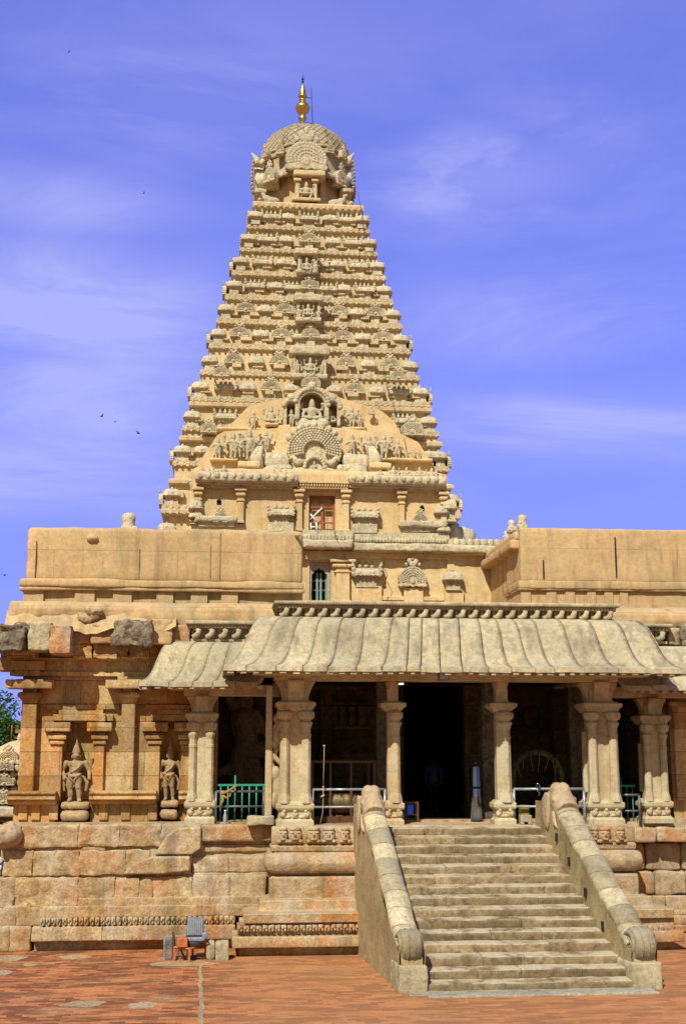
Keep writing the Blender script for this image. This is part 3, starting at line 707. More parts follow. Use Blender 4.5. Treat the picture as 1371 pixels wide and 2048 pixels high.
build(m_, 'carved_band', M['soot'], hall)
# ------------------------------------------------------------------ entrance porch
porch = thing('entrance_porch', (XA, 32.3, 0), 'stone entrance porch with bell-shaped eave roof and carved pillars at the head of the stairs', 'porch')
YE = 31.2; ZF = PZ(1652, 32.4, 700)     # platform floor
# roofs: bell-curved eave slabs with open joints
def prof(t):
    # t 0 top .. 1 eave : (horizontal share, height share)
    pts = [(0,1),(.09,.99),(.19,.945),(.29,.86),(.37,.74),(.44,.60),(.51,.45),(.59,.30),(.69,.165),(.83,.055),(1.0,0)]
    k = t*(len(pts)-1); i = min(len(pts)-2, int(k)); f = k-i
    return pts[i][0]*(1-f)+pts[i+1][0]*f, pts[i][1]*(1-f)+pts[i+1][1]*f
def bell_roof(name, XtL, XtR, XeL, XeR, Yt, Ye, Yb, zt, ze, cutsF, sides, seed, label=None):
    root = build(MB().box(XtL+.1, XtR-.1, Yt+.15, Yb, ze+.15, zt-.05), name, M['soot'], porch)
    if label: tag(root, label)
    th = .13
    def slab(T0, T1, B0, B1, sd):
        m_ = MB(); m_.tint = random.uniform(.25, .75); n = 18; nu = 5
        dz = random.uniform(-.012, .012)
        def surf(off):
            def fn(u, v):
                h, q = prof(v); T = T0.lerp(T1, u); B = B0.lerp(B1, u)
                p = T.lerp(B, h); z = ze+(zt-ze)*q + dz
                return (p.x, p.y - off*.2, z + .018*noise.noise(Vector((p.x*2, z*3, sd))) - off)
            return fn
        m_.grid(lambda u, v: surf(0)(u, v), nu, n); o1 = len(m_.v)
        k = len(m_.f)
        m_.grid(lambda u, v: surf(th)(1-u, v), nu, n)
        # rim
        a = [i for i in range(nu+1)]; tot = (nu+1)*(n+1)
        for row in (0, n):
            for i in range(nu):
                p, q_ = row*(nu+1)+i, row*(nu+1)+i+1; r1, r2 = tot+row*(nu+1)+nu-i, tot+row*(nu+1)+nu-i-1
                m_.f.append((p, q_, r2, r1) if row else (q_, p, r1, r2)); m_.sm.append(False); m_.t.append(m_.tint)
        for j in range(n):
            for c0, c1, fl in ((0, nu, 0), (nu, 0, 1)):
                p, q_ = j*(nu+1)+c0, (j+1)*(nu+1)+c0; r1, r2 = tot+j*(nu+1)+c1, tot+(j+1)*(nu+1)+c1
                m_.f.append((p, q_, r2, r1) if not fl else (q_, p, r1, r2)); m_.sm.append(False); m_.t.append(m_.tint)
        return build(m_, 'eave_slab', M['roof'], root)
    V = Vector; g = .013
    for i, ((a, ae), (b, be)) in enumerate(zip(cutsF, cutsF[1:])):
        slab(V((a+g*.6, Yt, 0)), V((b-g*.6, Yt, 0)), V((ae+g, Ye, 0)), V((be-g, Ye, 0)), seed+i)
    ns = 5
    for side in sides:
        Xt, Xe = (XtL, XeL) if side < 0 else (XtR, XeR)
        ys = [Yt+(Yb-Yt)*k/ns for k in range(ns+1)]; yes = [Ye+(Yb-Ye)*k/ns for k in range(ns+1)]
        for k in range(ns):
            A, B_, C_, D = V((Xt, ys[k+1]-g, 0)), V((Xt, ys[k]+(g if k else 0), 0)), V((Xe, yes[k+1]-g, 0)), V((Xe, yes[k]+(g if k else 0), 0))
            if side < 0: slab(A, B_, C_, D, seed+50+k)
            else: slab(B_, A, D, C_, seed+70+k)
    x = XeL+.1         # rafter ends under the eave
    while x < XeR-.1:
        w_ = random.uniform(.10, .17); build(MB().box(x, x+w_, Ye+.0, Ye+.30, ze-.17-random.random()*.03, ze-.10), 'rafter_end', M['roof'], root); x += w_+random.uniform(.13, .2)
    for side in sides:
        Xe = XeL if side < 0 else XeR; y = Ye+.3
        while y < Ye+3: build(MB().box(Xe-.02 if side < 0 else Xe-.28, Xe+.28 if side < 0 else Xe+.02, y, y+.14, ze-.17, ze-.10), 'rafter_end', M['roof'], root); y += .32
    u = MB()                              # soffit steps
    u.box(XeL+.35, XeR-.35, Ye+.32, Yb, ze-.10, ze+.06); u.box(XeL+.75, XeR-.75, Ye+.65, Yb, ze-.17, ze-.10)
    build(u, 'soffit', M['pillar'], root, bevel=.015)
    return root
zeM, ztM = PZ(1334, YE, 900), PZ(1236, 32.35, 850)
XtL, XtR, XeL, XeR = PX(531, 32.35, 1236), PX(1262, 32.35, 1238), PX(446, YE, 1335), PX(1370, YE, 1335)
tops = [531, 571, 611, 648, 690, 735, 790, 820, 845, 876, 915, 953, 987, 1020, 1058, 1110, 1165, 1218, 1262]
bots = [446, 492, 552, 605, 655, 712, 763, 812, 840, 880, 924, 975, 1022, 1070, 1108, 1168, 1235, 1300, 1370]
bell_roof('main_roof', XtL, XtR, XeL, XeR, 32.35, YE, 36.5, ztM, zeM, [(PX(a, 32.35, 1237), PX(b, YE, 1335)) for a, b in zip(tops, bots)], (-1, 1), 3, 'taller middle bell-curved roof')
Y2 = 32.35; zeS, ztS = PZ(1363, Y2, 360), PZ(1283, 33.3, 400)
XsL, XsLe = PX(345, 33.3, 1283), PX(277, Y2, 1363)
tp, bt = [345, 398, 436, 470, 520, 560], [277, 338, 385, 425, 470, 512]
bell_roof('side_roof', XsL, PX(570, 33.3, 1283), XsLe, PX(525, Y2, 1363), 33.3, Y2, 37, ztS, zeS, [(PX(a, 33.3, 1283), PX(b, Y2, 1363)) for a, b in zip(tp, bt)], (-1,), 100)
mir = lambda x: 2*XA + .35 - x
xa = [XtR-.6, XtR+.2, XtR+.9, mir(XsL)]; xe = [XeR-1.2, XeR-.5, XeR+.3, mir(XsLe)]
bell_roof('side_roof', XtR-.6, mir(XsL), XeR-1.2, mir(XsLe), 33.3, Y2, 37, ztS-.03, zeS-.05, list(zip(xa, xe)), (1,), 140)
# parapet cornices above the roofs
def parapet_cornice(xa, xb, ya, ym, yb, Y, n, xends=None):
    X0, X1 = PX(xa, Y, ya), PX(xb, Y, ya); rx = (xa+xb)/2
    z2, z1, z0 = PZ(ya, Y, rx), PZ(ym, Y, rx), PZ(yb+6, Y, rx)
    m_ = MB(); m_.rbox(X0-.12, X1+.12, Y-.30, Y+4.2, z1, z2, .04, .3, amp=.015, fr=1.2, mx=60)
    m_.box(X0-.03, X1+.03, Y-.17, Y+4.1, z1-.09, z1+.01); m_.box(X0+.08, X1-.08, Y+.03, Y+4, z0, z1-.09); m_.box(X0+.02, X1-.02, Y-.10, Y+.06, z0, z0+.07)
    c = build(m_, 'parapet_cornice', M['roof'], porch)
    bx = MB()
    for i in range(n*4): bx.box(X0+(X1-X0)*(i+.2)/(n*4), X0+(X1-X0)*(i+.8)/(n*4), Y-.21, Y-.16, z1-.08, z1-.015)
    build(bx, 'dentil_band', M['roof'], c)
    for i in range(n):
        s = MB(); cx = X0+(X1-X0)*(i+.5)/n; zm = (z0+z1)/2+.0
        pts = [(cx-.10, Y-.02, zm+.10), (cx-.02, Y-.10, zm+.13), (cx+.06, Y-.16, zm+.06), (cx+.02, Y-.17, zm-.05), (cx-.07, Y-.14, zm-.10), (cx-.12, Y-.06, zm-.06)]
        s.tube(pts, [.035, .06, .075, .085, .07, .03], 7); s.box(cx-.13, cx-.07, Y-.06, Y+.05, z0+.05, z1-.10)
        build(s, 'cornice_scroll', M['roof'], c)
    return c
parapet_cornice(556, 1224, 1206, 1214, 1236, 32.45, 27)
parapet_cornice(381, 540, 1243, 1251, 1278, 33.35, 6)
parapet_cornice(1215, 1330, 1249, 1256, 1282, 33.35, 4)
# beams and ceiling
mb = MB(); zb1 = zeM-.12; zb0 = zb1-.16
X0, X1 = PX(548, 32.5), PX(1240, 32.5)
mb.box(X0, X1, 32.55, 33.2, zb0, zb1+.1); mb.box(X0+.3, X1-.3, 32.47, 32.56, zb0+.06, zb1+.02); mb.box(X0, X0+.6, 33.2, 37.6, zb0, zb1); mb.box(X1-.6, X1, 33.2, 37.6, zb0, zb1)
XsB, XsE = PX(366, 33.3), PX(548, 33.3)
zs1 = zeS-.12; mb.box(XsB, XsE+.2, 33.35, 33.9, zs1-.2, zs1+.1); mb.box(mir(XsE)-.2, mir(XsB), 33.35, 33.9, zs1-.2, zs1+.1)
mb.box(XsB, XsB+.5, 33.9, 37.6, zs1-.2, zs1); 
build(mb, 'beam', M['pillar'], porch, bevel=.02)
mb = MB(); mb.box(X0+.6, X1-.6, 33.2, 37.6, zb1-.05, zb1+.2); mb.box(XsB-.2, X0, 33.9, 37.6, zs1-.02, zs1+.2); mb.box(X1, mir(XsB), 33.9, 37.6, zs1-.02, zs1+.2)
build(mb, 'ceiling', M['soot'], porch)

# pillars
def column(cx, Yc, w, zt, wide, zbase=None, corner=True, br=(1,1), label=None, carving=0):
    zb = ZF if zbase is None else zbase
    root = build(MB().box(cx-w*.38, cx+w*.38, Yc-w*.34, Yc+w*.36, zb+.1, zt-.2, tx=w*.03), 'pillar', M['pillar'], porch, bevel=.015)
    if label: tag(root, label)
    H = zt-zb; h = w/2
    b = MB()
    b.rect([(.06, zb-.02), (.06, zb+.12), (.03, zb+.14), (.0, zb+.18), (-.01, zb+.36), (.05, zb+.40), (.07, zb+.44), (.07, zb+.54), (.03, zb+.56), (-.01, zb+.62)], cx-h, cx+h, Yc-h*.9, Yc+h*.9)
    build(b, 'base', M['pillar'], root, bevel=.012)
    cv = MB()   # crouching lions and an arch carved on the base block
    for sx in ((-1, 0, 1) if wide else (-1, 1)):
        q = cx+sx*h*.72; cv.ball((q, Yc-h*.9-.0, zb+.28), (.09, .07, .09), 9, 6, .3, 3); cv.ball((q-sx*.03, Yc-h*.9-.03, zb+.36), (.05, .05, .05), 8, 6)
        cv.ball((q-sx*.12, Yc-h*.9, zb+.22), (.1, .04, .04), 8, 5)
    build(cv, 'carved_lions', M['pillar'], root)
    ztc = zb+H*.752     # underside of capital
    if wide:
        for sx in (-1, 1):
            s = MB(); x = cx+sx*h*.66; y = Yc-h*.72; r = w*.15
            z0 = zb+.56
            s.lathe([(r*1.5, z0), (r*1.35, z0+.10), (r*1.1, z0+.2), (r*1.02, z0+.25), (r*.96, ztc-.55), (r*1.05, ztc-.53), (r*1.05, ztc-.47), (r*.93, ztc-.45), (r*.93, ztc-.32), (r*1.2, ztc-.24), (r*1.32, ztc-.2), (r*1.32, ztc-.17), (r*.85, ztc-.13), (r*1.5, ztc-.08), (r*1.78, ztc-.02), (r*1.75, ztc+.08), (r*1.3, ztc+.12)], (x, y, 0), 8, math.pi/8, smooth=False)
            build(s, 'colonnette', M['pillar'], root)
            s2 = MB(); s2.lathe([(r*1.02, zb+.8), (r*.96, ztc-.4)], (x, Yc+h*.6, 0), 8, math.pi/8, smooth=False)
            build(s2, 'colonnette', M['pillar'], root)
    else:
        s = MB(); r = w*.36; x, y = cx+w*.12, Yc-h*.5; z0 = zb+.56
        s.lathe([(r*1.35, z0), (r*1.2, z0+.15), (r, z0+.25), (r*.92, ztc-.6), (r*1.02, ztc-.55), (r*.9, ztc-.5), (r*.9, ztc-.36), (r*1.1, ztc-.25), (r*1.25, ztc-.2), (r*1.25, ztc-.17), (r*.9, ztc-.13), (r*1.4, ztc-.06), (r*1.55, ztc), (r*1.5, ztc+.07), (r*1.1, ztc+.12)], (x, y, 0), 8, math.pi/8, smooth=False)
        build(s, 'colonnette', M['pillar'], root)
    c = MB(); e = .05 if wide else .09
    c.rect([(-.06, ztc+.10), (0, ztc+.13), (e, ztc+.22), (e+.04, ztc+.25), (e+.04, ztc+.33), (.02, ztc+.36), (-.1, ztc+.40)], cx-h, cx+h, Yc-h*.95, Yc+h*.9)
    nb = max(3, int(w/.13))
    for i in range(nb): c.ball((cx-h+w*(i+.5)/nb, Yc-h*.95-e-.01, ztc+.22), (.05, .04, .05), 7, 5)
    build(c, 'capital', M['pillar'], root)
    zk = ztc+.36
    k = MB()    # curved corbel
    def corb(dirx, diry, wd, ln):
        kh = zt-zk; pr = [(0, zk), (.82, zk+.02), (.84, zk+kh*.25), (.92, zk+kh*.5), (1.10, zk+kh*.78), (1.2, zt-.07), (1.2, zt), (0, zt)]
        if dirx:
            k.prism([(cx+dirx*p*ln, q) for p, q in (pr if dirx > 0 else pr[::-1])], Yc-wd, Yc+wd, 'y')
        else:
            k.prism([(Yc+diry*p*ln, q) for p, q in (pr if diry > 0 else pr[::-1])], cx-wd, cx+wd, 'x')
    lc = h*1.0 if wide else h*.72
    if br[0]: corb(-1, 0, h*.42, lc)
    if br[1]: corb(1, 0, h*.42, lc)
    corb(0, -1, h*.5, lc)
    k.box(cx-h*.62, cx+h*.62, Yc-h*.6, Yc+h*.62, zk, zt)
    build(k, 'corbel', M['pillar'], root, bevel=.02)
    return root
def pxcol(xa, xb, Yc, wide, zt, **k):
    w = (PX(xb, Yc-.35, 1550)-PX(xa, Yc-.35, 1550)); cx = (PX(xb, Yc-.35, 1550)+PX(xa, Yc-.35, 1550))/2
    return column(cx, Yc, w, zt, wide, **k)
zbM = zb0+.01
col1 = pxcol(557, 623, 32.95, True, zbM, label='wide pillar left of the stairs with a rider and elephant carved on its left side')
pxcol(773, 804, 32.85, False, zbM); pxcol(992, 1027, 32.85, False, zbM)
pxcol(1176, 1239, 32.95, True, zbM)
zS = PZ(1646, 33.4, 420)
pxcol(375, 428, 33.6, True, zs1-.19, zbase=zS); pxcol(1289, 1338, 33.6, True, zs1-.21, zbase=zS-.05)
# rider, lion and elephant carved along the left flank of the wide pillar
cv = MB(); c = lambda px, py: P(px, py, 32.9)
def B_(px, py, rx, rz, ry=.16): cv.ball(c(px, py), (rx/79, ry, rz/79), 12, 8)
B_(556, 1575, 13, 38); B_(551, 1548, 11, 16); B_(548, 1600, 7, 18); B_(562, 1600, 6, 16)
cv.tube([c(546, 1545), c(541, 1525), c(546, 1508), c(556, 1496)], [.10, .08, .07, .06], 9)
B_(556, 1475, 13, 22); B_(549, 1488, 8, 10); B_(559, 1455, 9, 14); B_(552, 1437, 7, 9); B_(561, 1424, 8, 14); B_(566, 1450, 8, 60)
cv.tube([c(551, 1462), c(545, 1476), c(549, 1492)], [.06, .05, .045], 8); cv.tube([c(556, 1442), c(547, 1455), c(545, 1470)], [.05, .045, .04], 8)
cv.tube([c(553, 1500), c(548, 1512), c(556, 1522), c(564, 1530)], [.05, .07, .07, .06], 8)
me = organic(cv, .022, 1); me.materials.append(M['pillar']); link('carved_rider', me, col1, (0,0,0))

# porch platform: relief course, torus, dado, mouldings
pf = MB()
XL_, XR_ = PX(545, 32.2, 1660), PX(1266, 32.2, 1660)
yb0, yb1 = 32.2, 36
zp = lambda y, o=0: PZ(y, 32.2-o, 620)
pf.box(XL_+.03, XR_-.03, yb0+.08, yb1, 0, ZF-.0)
pf.box(PX(432, 33.2), XL_+.05, 33.1, yb1, 2.0, PZ(1650, 33.1, 480)); pf.box(XR_, mir(PX(432, 33.2)), 33.45, yb1, 2.6, PZ(1650, 33.1, 480))
plat = build(pf, 'platform', M['pillar'], porch)
m_ = MB(); m_.rbox(XL_-.02, XR_+.02, yb0-.02, yb1-.5, zp(1689), zp(1653), .05, .3, amp=.02, fr=1.5, mx=40)
rc = build(m_, 'relief_course', M['block'], plat)
m_ = MB()
for i, x in enumerate((566, 590, 627, 657, 690, 1187, 1208, 1240)):
    m_ = MB(); a = P(x, 1671, yb0-.04); w_ = .17 if x in (590, 627, 657, 1208) else .12
    m_.tint = random.uniform(.3, .8)
    m_.ball(a, (w_, .10, .20), 12, 8, .12, 3); m_.ball((a.x, a.y-.08, a.z+.02), (.035, .06, .06), 7, 5); m_.ball((a.x, a.y-.07, a.z-.09), (w_*.55, .05, .025), 8, 5)
    for sx in (-1, 1): m_.ball((a.x+sx*w_*.4, a.y-.08, a.z+.07), (.045, .03, .025), 7, 5); m_.ball((a.x+sx*w_*.75, a.y-.03, a.z-.14), (.07, .05, .05), 7, 5)
    m_.ball((a.x, a.y-.03, a.z+.16), (w_*.9, .07, .06), 10, 6)
    build(m_, 'carved_face', M['block'], rc)
m_ = MB()
def ring(prof_, seed=0, name='moulding', mt='block', sm=False, bev=.02):
    m_ = MB(); m_.rect(prof_, XL_, XR_, yb0, yb1-.4, sm); return build(m_, name, M[mt], plat, bevel=bev)
za, zb_ = zp(1750, .1), zp(1703, .1); zm = (za+zb_)/2; hh = (zb_-za)/2
tor = MB(); tor.rbox(XL_-.20, XR_+.24, yb0-.2, yb1-.5, za, zb_, hh*.93, .5, amp=.012, fr=2, mx=40)
build(tor, 'torus_moulding', M['block'], plat)
ring([(-.02, zp(1704)), (.03, zp(1703)), (.05, zp(1692)), (-.02, zp(1688))])
ring([(.02, zp(1816)), (.05, zp(1814)), (.06, zp(1756)), (.0, zp(1751))], name='dado')
ring([(.70, zp(1845, .6)), (.72, zp(1826, .65)), (.35, zp(1822, .4)), (.33, zp(1817, .3)), (.30, zp(1800, .25)), (.12, zp(1797, .1)), (.0, zp(1795, .1))], name='slab_moulding')
frieze('carved_frieze', 474, 722, 1854, 1869, 31.5, plat, 20, 5)
m_ = MB(); zz1, zz0 = PZ(1872, 31.45, 600), PZ(1895, 31.4, 600)
m_.rbox(XL_-.98, XR_+.9, 31.36, yb1-1, zz0, zz1, .03, .4, amp=.02, fr=1.2, mx=50); m_.rbox(XL_-.8, XR_+.75, 31.62, yb1-1, zz1-.02, PZ(1846, 31.6, 600), .03, .4, amp=.02, fr=1.2, mx=50)
build(m_, 'base_slab', M['block'], plat)
m_ = MB(); m_.box(XL_-.8, XR_+.75, 31.66, yb1-1, 0, zz0+.02); build(m_, 'recess', M['block'], plat)
m_ = MB()     # right side frieze of the platform base
for i in range(6):
    a = P(1277+i*11, 1858, 31.5); m_.rbox(a.x-.06, a.x+.06, 31.44, 31.7, a.z-.08, a.z+.08, .03, .06, amp=.03, fr=6, seed=i)
build(m_, 'carved_frieze', M['block'], plat)

# ------------------------------------------------------------------ staircase
XS0, XS1 = G(846, 1984).x, G(1276, 1984).x
YS0, YS1 = 26.6, 31.9
stairs = thing('staircase', ((XS0+XS1)/2, YS0, 0), 'wide flight of worn granite steps between two stone balustrades', 'staircase')
NS = 15; rise = ZF/NS; run = (YS1-YS0)/(NS-1)
for i in range(NS):
    y = YS0+run*i + random.uniform(-.03, .03); z1 = rise*(i+1); z0 = rise*i
    k = i/(NS-1); xa, xb = XS0-.26*k, XS1-.42*k
    s = MB(); ncut = random.randint(2, 3)
    xs_ = [xa]+[xa+(xb-xa)*(q+1+random.uniform(-.3, .3))/(ncut+1) for q in range(ncut)]+[xb]
    for j, (a, b) in enumerate(zip(xs_, xs_[1:])):
        if b-a < .02: continue
        s.tint = random.uniform(.05, .95)
        dz = random.uniform(-.008, .006)
        s.rbox(a+.001, b-.001, y+random.uniform(-.008, .008), y+run+.45, z0-.02, z1+dz, .014, .10, amp=.010, fr=4.5, seed=i*3, mx=22)
    for j, v in enumerate(s.v):      # treads worn down towards the edge
        if v[2] > z0+.1: s.v[j] = (v[0], v[1], v[2]-.034*max(0, min(1, 1-(v[1]-y)/run)))
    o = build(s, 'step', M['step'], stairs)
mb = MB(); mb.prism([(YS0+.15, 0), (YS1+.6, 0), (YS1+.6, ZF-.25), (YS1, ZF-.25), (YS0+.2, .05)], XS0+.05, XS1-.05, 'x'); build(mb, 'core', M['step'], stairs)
mb = MB(); mb.rbox(XS0-.0, XS1+.35, 26.05, 26.8, -.1, .035, .02, .25, amp=.02, fr=2); mb.box(XS0-.35, XS1, 26.3, 26.7, -.1, .02); build(mb, 'foot_slab', M['cement'], stairs)
def balustrade(xin, xout, side, pt, ptb, seed):
    # xin/xout inner and outer wall faces; coping from elephant head to scroll
    lo, hi = min(xin, xout), max(xin, xout); xm = (xin+xout)/2; hw = (hi-lo)/2
    zt_ = pt[1]; yt = pt[0]; zb = ptb[1]; yb = ptb[0]
    wl = MB()
    poly = [(YS0+.08, 0), (YS1+.35, 0), (YS1+.35, zt_-.10), (yt+.1, zt_-.12), (yb+.1, zb-.1), (YS0+.08, zb-.45)]
    n = 26
    def zl(y): return zt_-.12 if y > yt else zb-.15+(zt_-zb)*(y-yb)/(yt-yb) if y > yb else zb-.15
    for xx, fl in ((lo, 1), (hi, 0)):
        def fn(u, v):
            y = YS0+.08+(YS1+.3-YS0)*u; z = max(.0, v*zl(y)); x = xx + (.035*noise.noise(Vector((y*.9, z*.9, seed))) + .012*noise.noise(Vector((y*4, z*4, seed))))
            return (x, y, z)
        wl.grid((lambda u, v: fn(1-u, v)) if fl else fn, 40, 18)
    wl.box(lo+.05, hi-.05, YS0+.08, YS0+.2, 0, zb-.2); wl.box(lo+.06, hi-.06, YS1+.2, YS1+.36, 0, zt_-.2)
    bal = build(wl, 'balustrade', M['railwall'], stairs)
    sl = MB()
    if side > 0:     # weep slots in the inner face
        for t in (.28, .50, .72, .9): 
            y = yb+(yt-yb)*t; sl.box(lo-.05, lo+.04, y-.03, y+.03, zl(y)-.62, zl(y)-.42)
        build(sl, 'weep_slot', M['black'], bal)
    # coping stones
    segs = 9
    r = hw*1.02
    for i in range(segs):
        t0, t1 = i/segs, (i+1)/segs - .0012
        m_ = MB(); m_.tint = random.uniform(.15, .85)
        pts = []; rs = []
        for k in range(7):
            t = t0+(t1-t0)*k/6; pts.append((xm+.012*math.sin(t*19+seed), yt+(yb-yt)*t, zt_-.10+(zb-zt_)*t + .05*math.sin(t*math.pi)*0 - .02)); rs.append(r*(1+.035*noise.noise(Vector((t*14, seed, 1)))))
        m_.tube(pts, rs, 24)
        for j, v in enumerate(m_.v):     # worn flat on top
            zc_ = zt_-.12+(zb-zt_)*(v[1]-yt)/(yb-yt)
            m_.v[j] = (v[0]+.012*noise.noise(Vector((v[1]*3, v[2]*3, seed))), v[1], zc_+(v[2]-zc_)*(.66 if v[2] > zc_ else 1)+.015*noise.noise(Vector((v[0]*4, v[1]*4, seed+3))))
        build(m_, 'coping_stone', M['rail'], bal, bevel=.015)
    # spiral end of the elephant's trunk
    m_ = MB(); rr = .34; cz = zb+.02-rr*.35; cyy = yb-.02
    hw *= .80; m_.lathe([(rr*.62, -hw*.98), (rr*.9, -hw*.97), (rr*1.0, -hw*.8), (rr*1.03, 0), (rr*1.0, hw*.8), (rr*.9, hw*.97), (rr*.62, hw*.98)], (xm, cyy, cz), 26, axis='x')
    for sx in (-1, 1):
        pts = [(xm+sx*hw*.99, cyy+math.cos(a)*rr*(.78-.055*a), cz+math.sin(a)*rr*(.78-.055*a)) for a in [k*.42 for k in range(30)]]
        m_.tube(pts, [.055-.001*k for k in range(30)], 7)
    for q in (-.35, .25): m_.lathe([(rr*1.05, -.015), (rr*1.05, .015)], (xm+q*hw, cyy, cz), 26, axis='x')
    m_.t = [.15]*len(m_.t); build(m_, 'scroll', M['rail'], bal); hw /= .80
    m_ = MB(); m_.rbox(lo-.03, hi+.03, YS0-.06, yb+.5, -.05, cz-rr*.95, .04, .08, amp=.03, fr=2.5, seed=seed); build(m_, 'newel_block', M['rail'], bal)
    # elephant head
    h = MB(); X = xm; Y, Z = yt, zt_
    for sx in (-1, 1):
        h.ball((X+sx*hw*.27, Y+.06, Z+.15), (hw*.60, .27, .21), 14, 10)
        h.ball((X+sx*hw*1.05, Y+.26, Z-.34), (.06, .24, .46), 12, 10); h.ball((X+sx*hw*1.10, Y+.16, Z-.55), (.05, .13, .25), 10, 8)
        for q in range(4): h.tube([(X+sx*hw*1.12, Y+.10+.09*q, Z-.05), (X+sx*(hw*1.12+.03), Y+.12+.08*q, Z-.40), (X+sx*hw*1.10, Y+.16+.04*q, Z-.75)], .022, 6)
        h.ball((X+sx*hw*.92, Y-.20, Z-.06), (.06, .09, .07), 8, 6); h.ball((X+sx*hw*.97, Y-.22, Z-.06), (.04, .04, .035), 8, 6)
        h.tube([(X+sx*hw*.90, Y-.20, Z-.35), (X+sx*hw*1.0, Y-.32, Z-.62), (X+sx*hw*.98, Y-.48, Z-.74)], [.08, .065, .03], 8)
    h.ball((X, Y+.12, Z-.10), (hw*1.04, .46, .36), 14, 10); h.ball((X, Y+.55, Z-.30), (hw*1.06, .5, .45), 14, 10)
    h.tube([(X, Y-.0, Z-.02), (X, Y-.45, Z-.34)], [hw*1.02, hw*1.0], 18)
    me = organic(h, .024, 2); me.materials.append(M['pink']); eh = link('elephant_head', me, bal, (0,0,0))
    return bal
MB.shear = lambda y: -.28*(y-26.9)/4.4
pa, pb = P(745, 1600, 31.2), P(823, 1882, 26.95)
balustrade(XS0+.02, G(800, 1984).x-.05, -1, (31.2, pa.z), (26.95, pb.z), 1.0)
MB.shear = None
MB.shear = lambda y: -.44*(y-26.9)/4.4
pa2, pb2 = P(1098, 1594, 31.2), P(1292, 1878, 26.9)
balustrade(XS1-.02, G(1329, 1984).x, 1, (31.2, pa2.z), (26.9, pb2.z), 5.0)
MB.shear = None
# ------------------------------------------------------------------ the great tower
YT = 92.0
tower = thing('temple_tower', (XA, YT, 0), 'towering stepped pyramid of pale yellow carved stone with a round dome and gilded finial', 'temple tower')
def halfw(xl, xr, py):
    Y = 84.0
    for _ in range(12):
        hw = (PX(xr, Y, py)-PX(xl, Y, py))/2; Y = YT-hw
    return hw, (PX(xr, Y, py)+PX(xl, Y, py))/2
# small carved figures, shared meshes
def fig_mb(pose, arms=2, seed=0):
    rnd = random.Random(seed); m = MB(); C_ = m.cap
    if pose == 'stand':
        sw = rnd.uniform(-.02, .02)
        for s in (-1, 1):
            C_((s*.065, -.03, .02), (s*.06, 0, .05), .04, .035); C_((s*.06, 0, .05), (s*.065+sw, -.01, .24), .035, .045); C_((s*.065+sw, -.01, .24), (s*.055+sw, 0, .43), .05, .075)
        m.ball((sw, 0, .45), (.13, .085, .085), 12, 8); C_((sw, 0, .47), (sw*.5, 0, .60), .088, .10); m.ball((sw*.4, 0, .63), (.135, .085, .085), 12, 8)
        top = .70
    else:
        for s in (-1, 1):
            C_((s*.06, 0, .12), (s*.20, -.10, .14), .085, .07); C_((s*.20, -.10, .14), (s*.05, -.16, .10), .06, .045)
            if rnd.random() < .5 and s > 0: C_((s*.2, -.1, .14), (s*.12, -.12, -.12), .06, .04)
        m.ball((0, 0, .14), (.15, .11, .10)); C_((0, 0, .18), (0, 0, .36), .11, .12); m.ball((0, 0, .40), (.165, .09, .09), 12, 8)
        top = .48; 
    sh = top-.06
    for s in (-1, 1):
        ex = rnd.uniform(.20, .26); C_((s*.135, 0, sh), (s*ex, -.03, sh-.17), .045, .038)
        up = rnd.choice((-1, 1)); C_((s*ex, -.03, sh-.17), (s*(ex-.06), -.10, sh-.17+.1*up), .036, .03)
        if arms > 2: C_((s*.13, .02, sh), (s*.25, .02, sh+.0), .04, .034); C_((s*.25, .02, sh), (s*.25, -.02, sh+.15), .034, .03); m.ball((s*.25, -.02, sh+.19), .05)
    C_((0, 0, top-.05), (0, 0, top+.03), .045, .045); m.ball((0, -.01, top+.075), (.066, .07, .085), 12, 8)
    for s in (-1, 1): m.ball((s*.068, 0, top+.06), (.02, .02, .04), 6, 5)
    m.lathe([(.072, top+.12), (.068, top+.16), (.055, top+.22), (.035, top+.28), (.012, top+.33)], (0, .0, 0), 12)
    return m
FIG = {}
for k, (pose, arms, sd) in {'s0': ('stand', 2, 1), 's1': ('stand', 4, 2), 's2': ('stand', 2, 3), 'q0': ('sit', 4, 4), 'q1': ('sit', 2, 5)}.items():
    me = organic(fig_mb(pose, arms, sd), .022, 1); me.materials.append(M['orn']); FIG[k] = me
def fig(kind, px, ptop, pbot, Y, parent, fat=1.15):
    # carved figure whose pixels span ptop..pbot at distance Y
    zt, zb = PZ(ptop, Y, px), PZ(pbot, Y, px); full = 1.03 if kind[0] == 's' else .83
    s = (zt-zb)/full
    return link('carved_figure', FIG[kind], parent, (PX(px, Y, (ptop+pbot)/2), Y-.12*s, zb + (.0 if kind[0] == 's' else .02*s)), 0, (s*fat, s, s))

